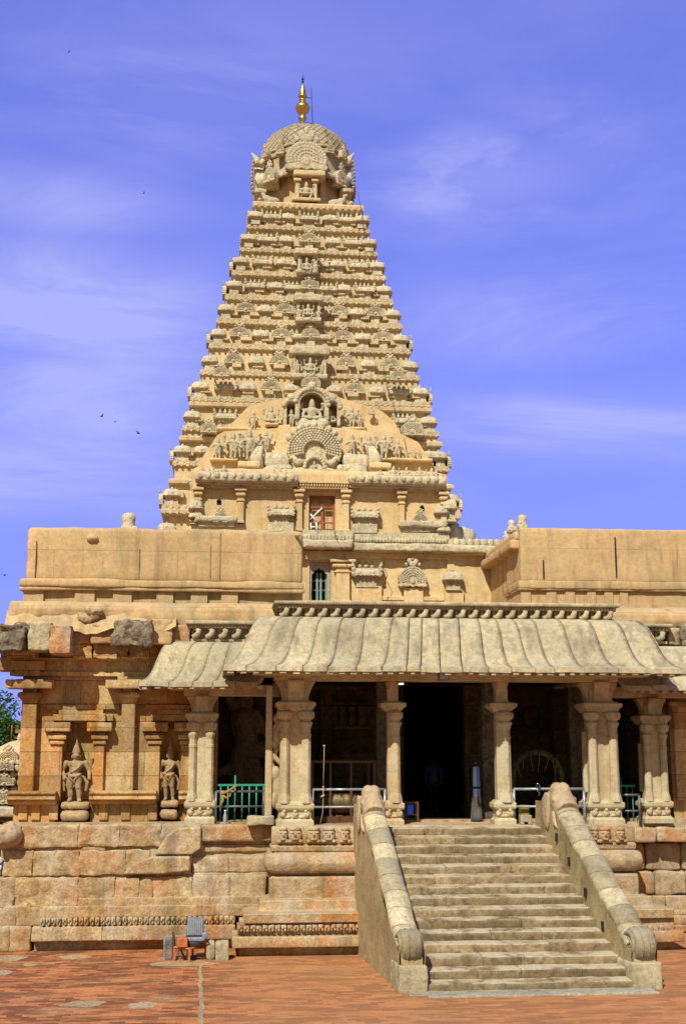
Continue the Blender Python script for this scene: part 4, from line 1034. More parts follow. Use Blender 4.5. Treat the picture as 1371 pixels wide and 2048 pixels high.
# miniature shrines of the tiers: unit width 1, origin at the foot of the wall plane, facing -y
def kuta_mb():
    m = MB(); m.box(-.36, .36, -.30, .3, 0, .50); m.box(-.43, .43, -.36, .3, .0, .06); m.box(-.09, .09, -.33, -.28, .06, .42); m.box(-.42, .42, -.37, .3, .43, .51)
    m.lathe([(.46, .50), (.54, .52), (.55, .60), (.52, .68), (.50, .80), (.43, .92), (.28, 1.0), (.1, 1.03)], (0, 0, 0), 24, power=5, smooth=True)
    m.lathe([(.06, 1.02), (.10, 1.08), (.07, 1.14), (.035, 1.18), (.015, 1.30)], (0, 0, 0), 8)
    m.ball((0, -.50, .70), (.13, .05, .13), 10, 6)
    for i in range(6): m.ball((-.45+.18*i, -.54, .555), (.05, .03, .035), 6, 4)
    return m
def shala_mb(wd=1.9, horns=True):
    m = MB(); a = wd/2; m.box(-a*.72, a*.72, -.28, .3, 0, .5); m.box(-a*.82, a*.82, -.34, .3, 0, .06); m.box(-a*.85, a*.85, -.32, .3, .43, .51)
    for s in (-1, 1): m.box(s*a*.4-.06, s*a*.4+.06, -.31, -.26, .06, .44)
    pr = [(.3, .49), (-.46, .49), (-.54, .54), (-.53, .66), (-.46, .80), (-.30, .88), (-.1, .90), (.3, .90)]
    m.prism([(p, q) for p, q in pr], -a*.96, a*.96, 'x')
    if horns:
        for s in (-1, 1):
            o = [(-.03, .47), (.10, .5), (.09, .78), (.13, 1.0), (.08, 1.16), (.01, 1.04), (-.04, .9)]
            m.prism([(s*(a*.92+p), q) for p, q in (o if s > 0 else o[::-1])], -.56, .05, 'y')
            for k in range(3): m.ball((s*(a*.92+.08), -.56, .58+.19*k), (.06, .05, .07), 7, 5)
    for s in (-1, 0, 1): m.lathe([(.05, .88), (.10, .95), (.12, 1.02), (.05, 1.10), (.025, 1.22)], (s*a*.45, -.12, 0), 8)
    for s in (-.5, .5): m.ball((s*a, -.50, .66), (.12, .05, .11), 8, 6)
    for i in range(int(wd*5)): m.ball((-a*.92+wd*.92*(i+.5)/int(wd*5), -.53, .52), (.06, .035, .035), 6, 4)
    return m
def fan_mb(neck=True):
    # flattened horseshoe gable: shallow rings of scallops, curled feet, two-lobed crest
    m = MB(); z0 = .5 if neck else 0
    if neck: m.box(-.26, .26, -.26, .3, 0, .56); m.box(-.33, .33, -.31, .3, 0, .06); m.box(-.31, .31, -.31, .3, .42, .5)
    c = z0+.26; q = .80
    pts = []; n = 34
    for i in range(n+1):
        a = math.radians(-30+240*i/n); r = .55+.022*(i % 2)
        pts.append((math.cos(a)*r, c+math.sin(a)*r*q))
    pts += [(-.56, z0+.04), (-.40, z0-.03), (-.14, z0+.03), (0, z0-.01), (.14, z0+.03), (.40, z0-.03), (.56, z0+.04)]
    m.prism(pts[::-1], -.38, .15, 'y', inset=.05)
    for (r, y, b, k) in ((.49, -.385, .048, 21), (.39, -.395, .043, 18), (.29, -.40, .038, 14), (.19, -.405, .035, 10)):
        for i in range(k):
            a = math.radians(-14+208*i/(k-1)); m.ball((math.cos(a)*r, y, c+math.sin(a)*r*q), (b, .032, b), 6, 4)
    m.ball((0, -.40, c-.06), (.09, .05, .10), 8, 6)
    for s in (-1, 1):
        m.ball((s*.44, -.38, z0+.06), (.13, .05, .07), 8, 6); m.ball((s*.25, -.39, z0+.05), (.13, .045, .05), 8, 6)
        m.ball((s*.13, -.34, c+.62), (.10, .07, .10), 8, 5); m.ball((s*.26, -.34, c+.50), (.07, .06, .07), 7, 5)
    m.ball((0, -.34, c+.52), (.17, .08, .10), 8, 6); m.ball((0, -.35, c+.72), (.06, .06, .08), 8, 6)
    return m
KMB, SMB, FMB, FMB0, S3MB = kuta_mb(), shala_mb(), fan_mb(), fan_mb(False), shala_mb(1.25, True)
UNIT = {'k': (KMB, 'domed_shrine'), 's': (S3MB, 'barrel_shrine'), 'f': (FMB, 'fan_gable_shrine'), 'd': (S3MB, 'barrel_shrine'), 'g': (FMB0, 'fan_gable')}
UME = {}
for k, (m, nm) in UNIT.items():
    me = m.mesh(nm); me.materials.append(M['orn']); UME[k] = me

# tiers: (row top y, ledge top y, ledge bottom y, ledge x left, x right, [(kind, u)])
TI = [
 (418, 452, 463, 490, 737, 'k-.92 s-.62 k-.34 s0 k.36 s.64 k.92'),
 (465, 498, 509, 475, 751, 'k-.92 s-.62 k-.34 s0 f0 k.36 s.65 k.92'),
 (511, 544, 557, 457, 766, 'k-.92 s-.62 k-.33 d-.13 d.13 k.37 s.65 k.92'),
 (559, 592, 606, 446, 783, 'k-.92 s-.66 k-.40 d-.20 f0 d.21 k.41 s.67 k.93'),
 (606, 640, 654, 428, 800, 'k-.92 f-.70 k-.49 f-.28 d-.07 d.10 f.32 k.52 f.72 k.92'),
 (654, 690, 704, 413, 817, 'k-.93 f-.71 k-.50 f-.29 d-.09 d.11 f0 f.33 k.53 f.74 k.94'),
 (706, 744, 757, 394, 834, 'k-.93 f-.71 k-.50 f-.29 f.33 k.54 f.74 k.94'),
 (757, 797, 810, 375, 856, 'k-.91 s-.72 k-.53 f-.34 k-.16 k.19 f.37 k.56 s.75 k.93'),
 (808, 856, 869, 358, 872, 'k-.92 s-.68 s.73 k.94'),
 (870, 926, 939, 338, 893, 'k-.93 k-.80 k.87 k.96'),
 (940, 1013, 1034, 315, 914, 'k-.92 k.93'),
 (1036, 1082, 1098, 306, 926, 'k-.93 k.93'),
]
prev = None
tops = []
for i, (yr, yl, yb, xl, xr, row) in enumerate(TI):
    hw, cxx = halfw(xl, xr, yl+4); Yf = YT-hw
    zl, zb = PZ(yl, Yf, 612), PZ(yb, Yf, 612)
    zr = PZ(yr, Yf+.6, 612)                              # top of the row = foot of the tier above
    tops.append((hw, zl, zb, zr))
rowH_ = lambda i: tops[i][3]-tops[i][1]
for i, (yr, yl, yb, xl, xr, row) in enumerate(TI):
    hw, zl, zb, zr = tops[i]; Yf = YT-hw
    zlow = tops[i+1][3]-.3 if i+1 < len(TI) else 0.0
    hi = hw-.78
    m = MB()
    m.box(XA-hi, XA+hi, YT-hi, YT+hi, zlow, zr+.25)     # wall
    # main ledge
    m.rect([(-.9, zb), (-.35, zb), (-.12, zb+.06), (0, zb+.12), (.02, zb+(zl-zb)*.45), (-.10, zb+(zl-zb)*.6), (-.06, zl-.02), (-.12, zl), (-.9, zl+.02)], XA-hw, XA+hw, YT-hw, YT+hw)
    hq = hi+.16; m.rect([(-.3, zl), (0, zl), (0, zl+(zr-zl)*.34), (-.12, zl+(zr-zl)*.36), (-.12, zl+(zr-zl)*.42), (-.3, zl+(zr-zl)*.44)], XA-hq, XA+hq, YT-hq, YT+hq)
    hb = hi+.46                                          # stepped pieces of base between the shrines
    n = max(6, int(hw*2/1.5))
    zr_h = (zr-zl)
    for j in range(n):
        x = XA-hb+2*hb*(j+.5)/n; wv = random.uniform(.28, .42)
        for sgn in (1,):
            m.box(x-wv, x+wv, YT-hb-.1, YT-hi+.05, zl+zr_h*.20, zl+zr_h*.36); m.box(XA-hb-.1, XA-hi+.05, YT+x-XA-wv, YT+x-XA+wv, zl+zr_h*.2, zl+zr_h*.36); m.box(XA+hi-.05, XA+hb+.1, YT+x-XA-wv, YT+x-XA+wv, zl+zr_h*.2, zl+zr_h*.36)
    if rowH_(i) > 1.75:
        zz = zl+1.12*1.3; o_ = .42
        m.rect([(-.9, zz), (-.1, zz), (0, zz+.08), (.02, zz+.3), (-.12, zz+.4), (-.9, zz+.42)], XA-hw+o_, XA+hw-o_, YT-hw+o_, YT+hw-o_)
    body = build(m, 'tier', M['tower'], tower)
    # beaded frieze of the ledge
    fz = MB(); n = int(hw*2/.42); hz = (zl-zb)
    for j in range(n):
        x = -hw+2*hw*(j+.5)/n
        a, b, c_ = random.uniform(.10, .17), random.uniform(.05, .09), zb+hz*random.uniform(.70, .80)
        fz.box(XA+x-a, XA+x+a, YT-hw+.02, YT-hw+.25, c_-hz*.2, c_+hz*.14)
        fz.box(XA+x-b, XA+x+b, YT-hw-.08, YT-hw+.1, zb+hz*.08, zb+hz*.36)
        for s in (-1, 1): fz.box(XA+s*(hw-.14)-.12, XA+s*(hw-.14)+.12, YT+x-a, YT+x+a, c_-hz*.2, c_+hz*.14)
    build(fz, 'ledge_frieze', M['orn'], body)
    # shrines
    rowH = zr-zl
    wk = min(rowH/1.30, 1.12)
    side = MB()
    for tok in row.split():
        kind, u = tok[0], float(tok[1:])
        s = wk*(1.0 if kind != 'f' else 1.08)
        if kind == 'd': s *= .95
        yy = YT-hw+.60*s
        if u == 0 and kind == 'f': yy -= .25
        hh = 1.0 if kind != 'f' else .90
        o = link(UNIT[kind][1], UME[kind], body, (XA+(u*(hw-.1) if abs(u) < .9 else math.copysign(hw-.60*s, u)), yy, zl), 0, (s*random.uniform(.96, 1.05), s, s*hh))
    for u in (-.93, -.7, -.48, -.25, 0, .25, .48, .7):
        src = KMB if round(u*100) % 2 else (FMB if i > 3 else SMB)
        for sgn in (-1, 1):
            side.xf(src, (XA+sgn*(hw-.58*wk), YT+u*(hw-.1), zl), wk*.95, sgn*math.pi/2)
    build(side, 'side_shrines', M['orn'], body)
    # upright gable fans that stick out in profile at some levels
    if i in (2, 3, 5, 7, 9, 10):
        for sgn in (-1, 1):
            if sgn > 0 and i in (2, 3): continue
            link('fan_gable', UME['g'], body, (XA+sgn*(hw-.02), YT-hw+.9, zl-.05), sgn*math.pi/2, (1.2, .5, 1.3))

# central niches with canopies on the front
def canopy_niche(px, ytop, ybot, wpx, Y, parent, figs, seats=0):
    m = MB(); X0, X1 = PX(px-wpx/2, Y, ytop), PX(px+wpx/2, Y, ytop); zt, zb = PZ(ytop, Y, px), PZ(ybot, Y, px); h = zt-zb
    m.box(X0+.05, X1-.05, Y-.1, Y+1.2, zb, zt)
    m.rbox(X0-.25, X1+.25, Y-.75, Y+.6, zt-h*.28, zt, .12, .15, amp=.05, fr=3)
    for s in (X0+.1, X1-.1): m.box(s-.1, s+.1, Y-.45, Y, zb, zt-h*.26)
    m.rbox(X0-.1, X1+.1, Y-.6, Y+.2, zb-.15, zb+h*.10, .1, .15, amp=.04, fr=3)
    o = build(m, 'niche', M['orn'], parent)
    for f in figs: fig(*f, Y-.3, o)
    return o
bodies = [c for c in tower.children] if False else [o for o in col.objects if o.name.split('.')[0] == 'tier']
Yf = lambda i: YT-tops[i][0]
canopy_niche(612, 503, 548, 34, Yf(2)-.1, bodies[2], [('q0', 613, 516, 546), ('s0', 632, 522, 548)])
canopy_niche(616, 594, 644, 46, Yf(4)-.2, bodies[4], [('q0', 616, 607, 636), ('s1', 596, 610, 642), ('s2', 636, 616, 642)])
canopy_niche(618, 698, 757, 66, Yf(6)-.3, bodies[6], [('q0', 620, 715, 748), ('s1', 594, 720, 748), ('s2', 645, 722, 748)])
o = link('fan_gable', UME['g'], bodies[7], (PX(621, Yf(7)-.7, 765), Yf(7)-.7, PZ(778, Yf(7)-.7)), 0, (1.25, 1.2, 1.05))
for (px, yt, ybm, i) in ((443, 727, 756, 7), (794, 735, 764, 7), (418, 838, 868, 8), (822, 832, 874, 8)):
    Y = Yf(i)-.25; zt, zb = PZ(yt, Y, px), PZ(ybm, Y, px)
    link('fan_gable', UME['g'], bodies[i], (PX(px, Y, yt), Y, zb), 0, ((zt-zb)/1.0, 1.0, (zt-zb)/1.05))

# --- dome
hwp, _ = halfw(500, 722, 415); Yp = YT-hwp
zP1, zP0 = PZ(405, Yp, 612), PZ(420, Yp, 612)
m = MB(); m.rect([(-.6, zP0-.1), (-.1, zP0), (0, zP0+.1), (.02, zP1-.15), (-.08, zP1)], XA-hwp, XA+hwp, YT-hwp, YT+hwp); m.box(XA-hwp+.5, XA+hwp-.5, YT-hwp+.5, YT+hwp-.5, zP0-1.2, zP0)
n = 18
for j in range(n):
    x = XA-hwp+2*hwp*(j+.5)/n; m.box(x-.13, x+.13, Yp-.07, Yp+.1, zP0+.15, zP1-.2)
plat_t = build(m, 'platform', M['tower'], tower, bevel=.03)
ze0_ = PZ(355, YT-3.7, 612); zn0, zn1 = zP1-.05, ze0_+.6
rn = (PX(690, YT-2.4, 390)-PX(528, YT-2.4, 390))/2
m = MB(); m.lathe([(rn*1.04, zn0), (rn*1.04, zn0+.3), (rn, zn0+.35), (rn, zn1)], (XA, YT, 0), 8, math.pi/8, smooth=False)
for k in range(8):
    a = k*math.pi/4+math.pi/8; m.box(XA+rn*math.cos(a)*.985-.2, XA+rn*math.cos(a)*.985+.2, YT+rn*math.sin(a)*.985-.2, YT+rn*math.sin(a)*.985+.2, zn0, zn1)
build(m, 'neck', M['tower'], tower)
YD = YT-3.0
Rd = (PX(693, YT, 330)-PX(519, YT, 330))/2
ze0, ze1 = PZ(355, YT-3.7, 612), PZ(334, YT-3.7, 612); zw = PZ(334, YT, 612); ztop = PZ(260, YT, 606)
re = Rd*1.13
prof_d = [(Rd*.92, ze0+.5), (re, ze0+.0), (re*1.0, ze0+.45), (re*.95, ze1-.4), (Rd*1.01, ze1+.1), (Rd*.985, ze1+.3), (Rd*1.005, zw-.6), (Rd*1.0, zw)]
for k in range(1, 15):
    a = k/15*math.pi/2; prof_d.append((Rd*(math.cos(a)**.85)*1.0, zw+(ztop-zw)*math.sin(a)**1.05))
prof_d.append((.4, ztop))
def dome_mat():
    mm = stone('dome_stone', (.46,.35,.19), (.42,.34,.21), (.36,.31,.22), big=.35, streak=(.07,.06,.05), streak_amt=.8, grey=(.33,.31,.26), grey_amt=.9, tint_amt=.1, bump=.3, fine=8)
    return mm
M['dome'] = dome_mat()
m = MB(); m.lathe(prof_d, (XA, YT, 0), 56, math.pi/8, power=0)
# octagonal pull: flatten towards eight faces
for i, v in enumerate(m.v):
    dx, dy = v[0]-XA, v[1]-YT; r = math.hypot(dx, dy)
    if r > .1:
        a = math.atan2(dy, dx); seg_ = (a % (math.pi/4)) - math.pi/8     # faces look along the axes
        a2 = ((a+math.pi/8) % (math.pi/4)) - math.pi/8
        k = 1/max(.92, math.cos(a2)) * .985; m.v[i] = (XA+dx*k, YT+dy*k, v[2])
dome = build(m, 'dome', M['dome'], tower)
net = MB()     # lattice of raised bands over the dome
pd = prof_d[6:-2]
def dome_pt(t, a, off=.03):
    k = t*(len(pd)-1); i = min(len(pd)-2, int(k)); f = k-i; r = pd[i][0]*(1-f)+pd[i+1][0]*f; z = pd[i][1]*(1-f)+pd[i+1][1]*f
    a2 = ((a+math.pi/8) % (math.pi/4)) - math.pi/8; kk = 1/max(.92, math.cos(a2))*.985
    return (XA+(r+off)*kk*math.cos(a), YT+(r+off)*kk*math.sin(a), z)
for k in range(40):
    for s in (-1, 1):
        a0 = 2*math.pi*k/40; net.tube([dome_pt(t/16, a0+s*t/16*1.25) for t in range(2, 13)], .028, 4, False)
for t in (.02, .10): net.tube([dome_pt(t, 2*math.pi*k/48) for k in range(49)], .12, 6)
for k in range(40):
    a = 2*math.pi*k/40; net.ball((XA+re*.99*math.cos(a), YT+re*.99*math.sin(a), ze0+.28), (.16, .16, .14), 6, 4)
build(net, 'lattice', M['dome'], dome)
# gable fans round the dome: big one in front, diagonals, the two seen in profile
fm = MB(); fm.xf(FMB0); 
def dome_fan(px, ytop, ybot, Y, wpx, rz=0.0, X=None, lab=None):
    zt, zb = PZ(ytop, Y, px), PZ(ybot, Y, px); wd = PX(px+wpx/2, Y, ytop)-PX(px-wpx/2, Y, ytop)
    return link('fan_gable', UME['g'], dome, (X if X is not None else PX(px, Y, ybot), Y, zb), rz, (wd*.95, .9, (zt-zb)/1.05))
dome_fan(612, 258, 343, YT-Rd*1.12, 80)
dome_fan(543, 322, 367, YT-Rd*.86, 28, -R(42)); dome_fan(677, 326, 375, YT-Rd*.80, 28, R(45))
dome_fan(561, 280, 312, YT-Rd*.93, 17, -R(15)); dome_fan(534, 290, 318, YT-Rd*.75, 15, -R(42)); dome_fan(657, 282, 310, YT-Rd*.90, 16, R(18)); dome_fan(681, 292, 320, YT-Rd*.68, 15, R(45))
for s, x in ((-1, 505), (1, 706)):
    m = MB(); Y = YT-2.0; X = PX(x, Y, 345); zb, zt = PZ(392, Y, x), PZ(305, Y, x); h = zt-zb
    # slab seen edge-on: outline in y-z, thickness in x, with a flared horned crest
    poly = [(-1.8, 0), (-2.1, h*.3), (-1.8, h*.62), (-.9, h*.80), (-.4, h*.98), (0, h*.9), (.4, h*.98), (.9, h*.8), (1.8, h*.62), (2.1, h*.3), (1.8, 0)]
    m.prism([(YT+p, zb+q) for p, q in poly], X-s*.15, X-s*.9, 'x')
    for k in range(9): m.ball((X-s*.05+s*.12*math.sin(k*.4), Y, zb+.3+h*.68*k/8), (.11, .40, .16), 7, 5)
    m.tube([(X-s*.35, Y, zb+h*.7), (X-s*.30, Y, zb+h*.85), (X+s*.10, Y, zb+h*.99)], [.35, .22, .05], 8)
    m.tube([(X-s*.55, Y, zb+h*.7), (X-s*.85, Y, zb+h*.83), (X-s*1.0, Y, zb+h*.97)], [.3, .22, .05], 8)
    m.tube([(X-s*.3, Y, zb+.9), (X-s*1.0, Y, zb+1.2), (X-s*2.0, Y, zb+1.3)], [.5, .7, .8], 8)
    m.rbox(min(X-s*.15, X-s*1.1), max(X-s*.15, X-s*1.1), Y-.9, Y+3, zb-.1, zb+.25, .1, .3, amp=.05, fr=2)
    build(m, 'profile_gable', M['orn'], dome)
# front niche under the big fan
m = MB(); Yn = YT-Rd*1.14; X0, X1 = PX(590, Yn, 380), PX(634, Yn, 380); z0, z1 = PZ(402, Yn, 612), PZ(356, Yn, 612)
m.box(X0, X1, Yn+.2, YT-3, z0, z1); m.rbox(PX(577, Yn), PX(647, Yn), Yn-.45, YT-3, z1, PZ(344, Yn, 612), .12, .2, amp=.04, fr=2); m.rbox(X0-.25, X1+.25, Yn-.35, YT-3, z0-.1, z0+.15, .05, .2)
for x in (X0+.17, X1-.17):
    m.box(x-.15, x+.15, Yn-.1, Yn+.3, z0, z1); m.rbox(x-.28, x+.28, Yn-.25, Yn+.2, z1-.35, z1-.12, .06, .15)
nf = build(m, 'front_niche', M['tower'], dome, bevel=.03)
fig('q0', 612, 365, 396, Yn+.1, nf, 1.4)
# reclining bulls on the platform corners
bm = MB(); bm.ball((0, 0, .45), (1.0, .42, .42), 14, 10, .06, 2); bm.ball((.55, 0, .62), (.45, .38, .42)); bm.cap((.85, 0, .7), (1.05, -.1, 1.15), .26, .2); bm.cap((1.05, -.15, 1.2), (1.2, -.5, 1.12), .2, .12)
for s in (-1, 1): bm.cap((1.02+s*.15, -.05, 1.32), (1.02+s*.26, .02, 1.5), .06, .03); bm.ball((1.02+s*.24, -.08, 1.22), (.12, .05, .06), 6, 5)
bm.cap((.7, -.35, .12), (.1, -.5, .1), .14, .1); bm.cap((-.6, -.3, .15), (-.2, -.5, .1), .18, .1)
bull = organic(bm, .06, 1); bull.materials.append(M['orn'])
for (px, rz, sx, k) in ((543, math.pi, 1, 1.0), (672, 0, 1, 1.05), (519, math.pi*.5, 1, .75), (699, R(70), -1, .8)):
    Y = YT-hwp+.7; link('carved_bull', bull, plat_t, (PX(px, Y, 400), Y, zP1), rz if sx > 0 else math.pi-rz, (k*.62, k*.62, k*.74))
# gilded finial
m = MB(); s = lambda y: PZ(y, YT, 605); r = lambda w_: w_/2*YT/FPX*1.02
cxf = PX(605, YT, 200)
m.lathe([(r(11), s(262)), (r(9), s(248)), (r(11), s(244)), (r(17), s(239)), (r(17), s(236)), (r(9), s(233)), (r(10), s(231)), (r(22), s(226)), (r(28), s(220)), (r(30), s(217)), (r(31), s(216)), (r(30), s(214)), (r(24), s(209)), (r(13), s(206)), (r(8), s(204)), (r(14), s(202)), (r(14), s(200)), (r(8), s(198)), (r(9), s(197)), (r(20), s(194)), (r(18), s(192)), (r(14), s(190)), (r(13), s(182)), (r(8), s(175)), (r(4), s(170)), (r(2), s(168))], (cxf, YT, 0), 28)
fin = build(m, 'finial', M['gold'], tower)
m = MB(); m.tube([(cxf, YT, s(170)), (cxf-.05, YT, s(160)), (cxf+.03, YT, s(150))], .03, 5); m.ball((cxf, YT, s(158)), (.11, .11, .14), 8, 6); m.ball((cxf, YT, s(163)), (.1, .1, .12), 8, 6)
m.tube([(PX(625, YT, 246), YT, s(246)), (PX(622, YT, 175), YT, s(175))], .03, 5); m.tube([(cxf, YT, s(195)), (PX(624, YT, 195), YT, s(195))], .025, 5); m.tube([(cxf+.3, YT, s(245)), (PX(626, YT, 246), YT, s(246))], .025, 5)
build(m, 'lightning_rod', M['iron'], tower)
cb = MB(); cb.tube([P(715, 385, YT-4), P(722, 420, Yf(0)-.3), P(727, 470, Yf(1)-.3), P(716, 520, Yf(2)-.3)], .02, 5)
cb.tube([P(766, 730, Yf(6)-.4), P(770, 765, Yf(7)-.3), P(785, 800, Yf(8)-1), P(800, 860, 78.5), P(806, 905, 77.5)], .02, 5)
cb.tube([P(802, 845, 78), P(812, 900, 77)], .018, 5)
cb.tube([P(669, 1062, 73.2), P(672, 1078, 72.9), P(684, 1100, 72.9), P(690, 1118, 73.2), P(700, 1125, 73.2)], .025, 5); cb.tube([P(764, 1130, 73.2), P(774, 1150, 73.2), P(764, 1188, 73.2)], .022, 5)
build(cb, 'cable', M['iron'], tower)

# --- front projection of the tower with its great horseshoe gable
YS = 74.0
m = MB()
PXS = lambda x, y=1000: PX(x, YS, y)
XSl, XSr = PXS(384), PXS(893)
zS = lambda y, Y=YS: PZ(y, Y, 640)
dl, dr = PXS(618), PXS(670)
zd0, zd1 = zS(1063), zS(990)
# wall with door opening (upper storey)
m.box(XSl, dl, YS, YS+1, zS(1085), zS(948)); m.box(dr, XSr, YS, YS+1, zS(1085), zS(948)); m.box(dl, dr, YS, YS+1, zd1, zS(948)); m.box(dl, dr, YS, YS+1, zS(1085), zd0)
m.box(XSl+.05, XSr-.05, YS+1, 83, 0, zS(950)); 
front = build(m, 'front_projection', M['wash'], tower, bevel=.02)
inn = MB(); inn.box(dl-.1, dr+.1, YS+.62, YS+.70, zd0, zd1)
for (a, b) in ((1003, 1010), (1014, 1020)): inn.box(dl, dr, YS+.50, YS+.66, zS(b), zS(a))
build(inn, 'door_recess', M['wash'], front)
# cornice rolls
m = MB()
for (xa, xb) in ((392, 592), (697, 886)):
    X0, X1 = PXS(xa), PXS(xb)
    m.rbox(X0-.1, X1+.1, YS-.9, YS+.3, zS(973), zS(953), .25, .2, amp=.05, fr=2, mx=60); m.box(X0, X1, YS-.55, YS+.2, zS(977), zS(972)); m.box(X0+.2, X1-.2, YS-.3, YS+.2, zS(981), zS(977))
    k = int((X1-X0)/.5)
    for j in range(k): m.ball((X0+.5*(j+.5), YS-.88, zS(961)), (.17, .1, .2), 7, 5, .3, 3)
build(m, 'cornice', M['orn'], front)
def slim_pilaster(xa, xb, ytop, ybot, Y=YS, par=front, mt='wash'):
    m = MB(); X0, X1 = PX(xa, Y, ytop), PX(xb, Y, ytop); h1, h0 = PZ(ytop, Y, 640), PZ(ybot, Y, 640); w_ = X1-X0
    m.box(X0, X1, Y-.28, Y+.05, h0, h1)
    u = (h1-h0)
    m.rbox(X0-w_*.45, X1+w_*.45, Y-.5, Y+.05, h1-.30, h1-.1, .05, .2); m.rbox(X0-w_*.3, X1+w_*.3, Y-.42, Y+.05, h1-.62, h1-.36, .12, .1); m.box(X0-w_*.15, X1+w_*.15, Y-.34, Y+.05, h1-.9, h1-.8); m.box(X0-w_*.1, X1+w_*.1, Y-.33, Y+.05, h0, h0+.15)
    return build(m, 'pilaster', M[mt], par, bevel=.02)
for a, b in ((391, 403), (475, 488), (592, 604), (685, 697), (796, 807), (879, 890)): slim_pilaster(a, b, 978, 1050 if a not in (592, 685) else 1064)
# reliefs on the storey
def unit(kind, px, ytop, ybot, Y, wpx, parent, full=None):
    zt, zb = PZ(ytop, Y, px), PZ(ybot, Y, px); wd = PX(px+wpx/2, Y, ytop)-PX(px-wpx/2, Y, ytop)
    base = {'k': (1.08, 1.32), 's': (1.55, 1.3), 'f': (1.14, 1.55), 'd': (1.5, 1.3), 'g': (1.14, 1.05)}[kind]
    return link(UNIT[kind][1], UME[kind], parent, (PX(px, Y, (ytop+ybot)/2), Y, zb), 0, (wd/base[0], 1.2, (zt-zb)/base[1]))
unit('g', 441, 1015, 1048, YS+.1, 30, front); unit('s', 561, 1005, 1052, YS+.15, 62, front); unit('s', 727, 1010, 1056, YS+.15, 62, front); unit('g', 838, 1018, 1052, YS+.1, 30, front)
m = MB()
for (xa, xb, ya, yb) in ((391, 475, 1037, 1049), (797, 890, 1040, 1053)):
    m = MB(); m.rbox(PXS(xa), PXS(xb), YS-.45, YS+.1, zS(yb), zS(ya), .12, .2, amp=.04, fr=3); m.box(PXS(xa)+.2, PXS(xb)-.2, YS-.2, YS+.1, zS(yb+8), zS(yb)); build(m, 'relief_ledge', M['orn'], front)
for (xa, xb) in ((531, 592), (697, 757)): build(MB().box(PXS(xa)+.15, PXS(xb)-.15, YS-.3, YS+.1, zS(1066), zS(1048)), 'relief_ledge', M['orn'], front)
m = MB()
for x, y in ((438, 1006), (843, 1011)): m.lathe([(.14, -.03), (.14, .05)], (PXS(x), YS, zS(y)), 10, axis='y'); m.box(PXS(x)-.14, PXS(x)+.14, YS-.03, YS+.05, zS(y)-.22, zS(y))
build(m, 'vent_hole', M['black'], front)
# door lintel with dentils, gate
m = MB(); m.box(PXS(589), PXS(697), YS-.6, YS+.1, zS(970), zS(967)); m.box(PXS(592), PXS(695), YS-.45, YS+.1, zS(980), zS(975)); m.box(PXS(592), PXS(695), YS-.25, YS+.1, zS(976), zS(969))
for i in range(19): x = PXS(591)+(PXS(695)-PXS(591))*(i+.5)/19; m.box(x-.05, x+.05, YS-.55, YS-.2, zS(975.5), zS(970))
build(m, 'lintel', M['wash'], front)
g = MB(); yg = YS+.25
for x in (dl+.06, (dl+dr)/2+.0, dr-.06): g.box(x-.06, x+.06, yg, yg+.06, zd0, zd1)
for i in range(4): x = dl+(dr-dl)*(i+.5)/4; g.box(x-.014, x+.014, yg+.01, yg+.04, zd0, zd1)
for y in (992, 1013, 1044): g.box(dl, dr, yg-.01, yg+.07, zS(y+1.5), zS(y-1.5))
gt = build(g, 'door_gate', M['gate'], front)
g = MB(); 
for (a, b) in (((620, 1028), (634, 1044)), ((620, 1039), (644, 1016)), ((632, 1044), (634, 1062)), ((621, 1046), (622, 1062)), ((621, 1054), (633, 1054))): g.tube([P(*a, yg-.05), P(*b, yg-.05)], .05, 6)
build(g, 'white_bar', M['white'], gt)
# beaded band and ledge between the storeys
m = MB(); X0, X1 = PXS(606, 1080), PXS(893, 1080); Xl_ = PXS(384)
m.box(Xl_, X1+.1, YS-.25, YS+.2, zS(1083), zS(1064)); m.rbox(PXS(604, 1090), PXS(704, 1090), YS-1.1, YS+.2, zS(1102), zS(1084), .15, .25, amp=.07, fr=2, mx=40); m.rbox(PXS(700, 1090), X1+.3, YS-.9, YS+.2, zS(1105), zS(1088), .15, .25, amp=.06, fr=2, mx=40); m.rbox(Xl_, PXS(604, 1090), YS-.9, YS+.2, zS(1105), zS(1088), .15, .25, amp=.06, fr=2, mx=40)
m.box(PXS(604), PXS(704), YS-.5, YS+.1, zS(1085), zS(1063))
for i in range(14): x = PXS(607)+(PXS(702)-PXS(607))*(i+.5)/14; m.rbox(x-.10, x+.10, YS-.62, YS-.3, zS(1083), zS(1072), .07, .1)
for i in range(30): x = PXS(706)+(X1-PXS(706))*(i+.5)/30; m.ball((x, YS-.27, zS(1080)), (.09, .1, .16), 6, 5)
build(m, 'beaded_band', M['orn'], front)
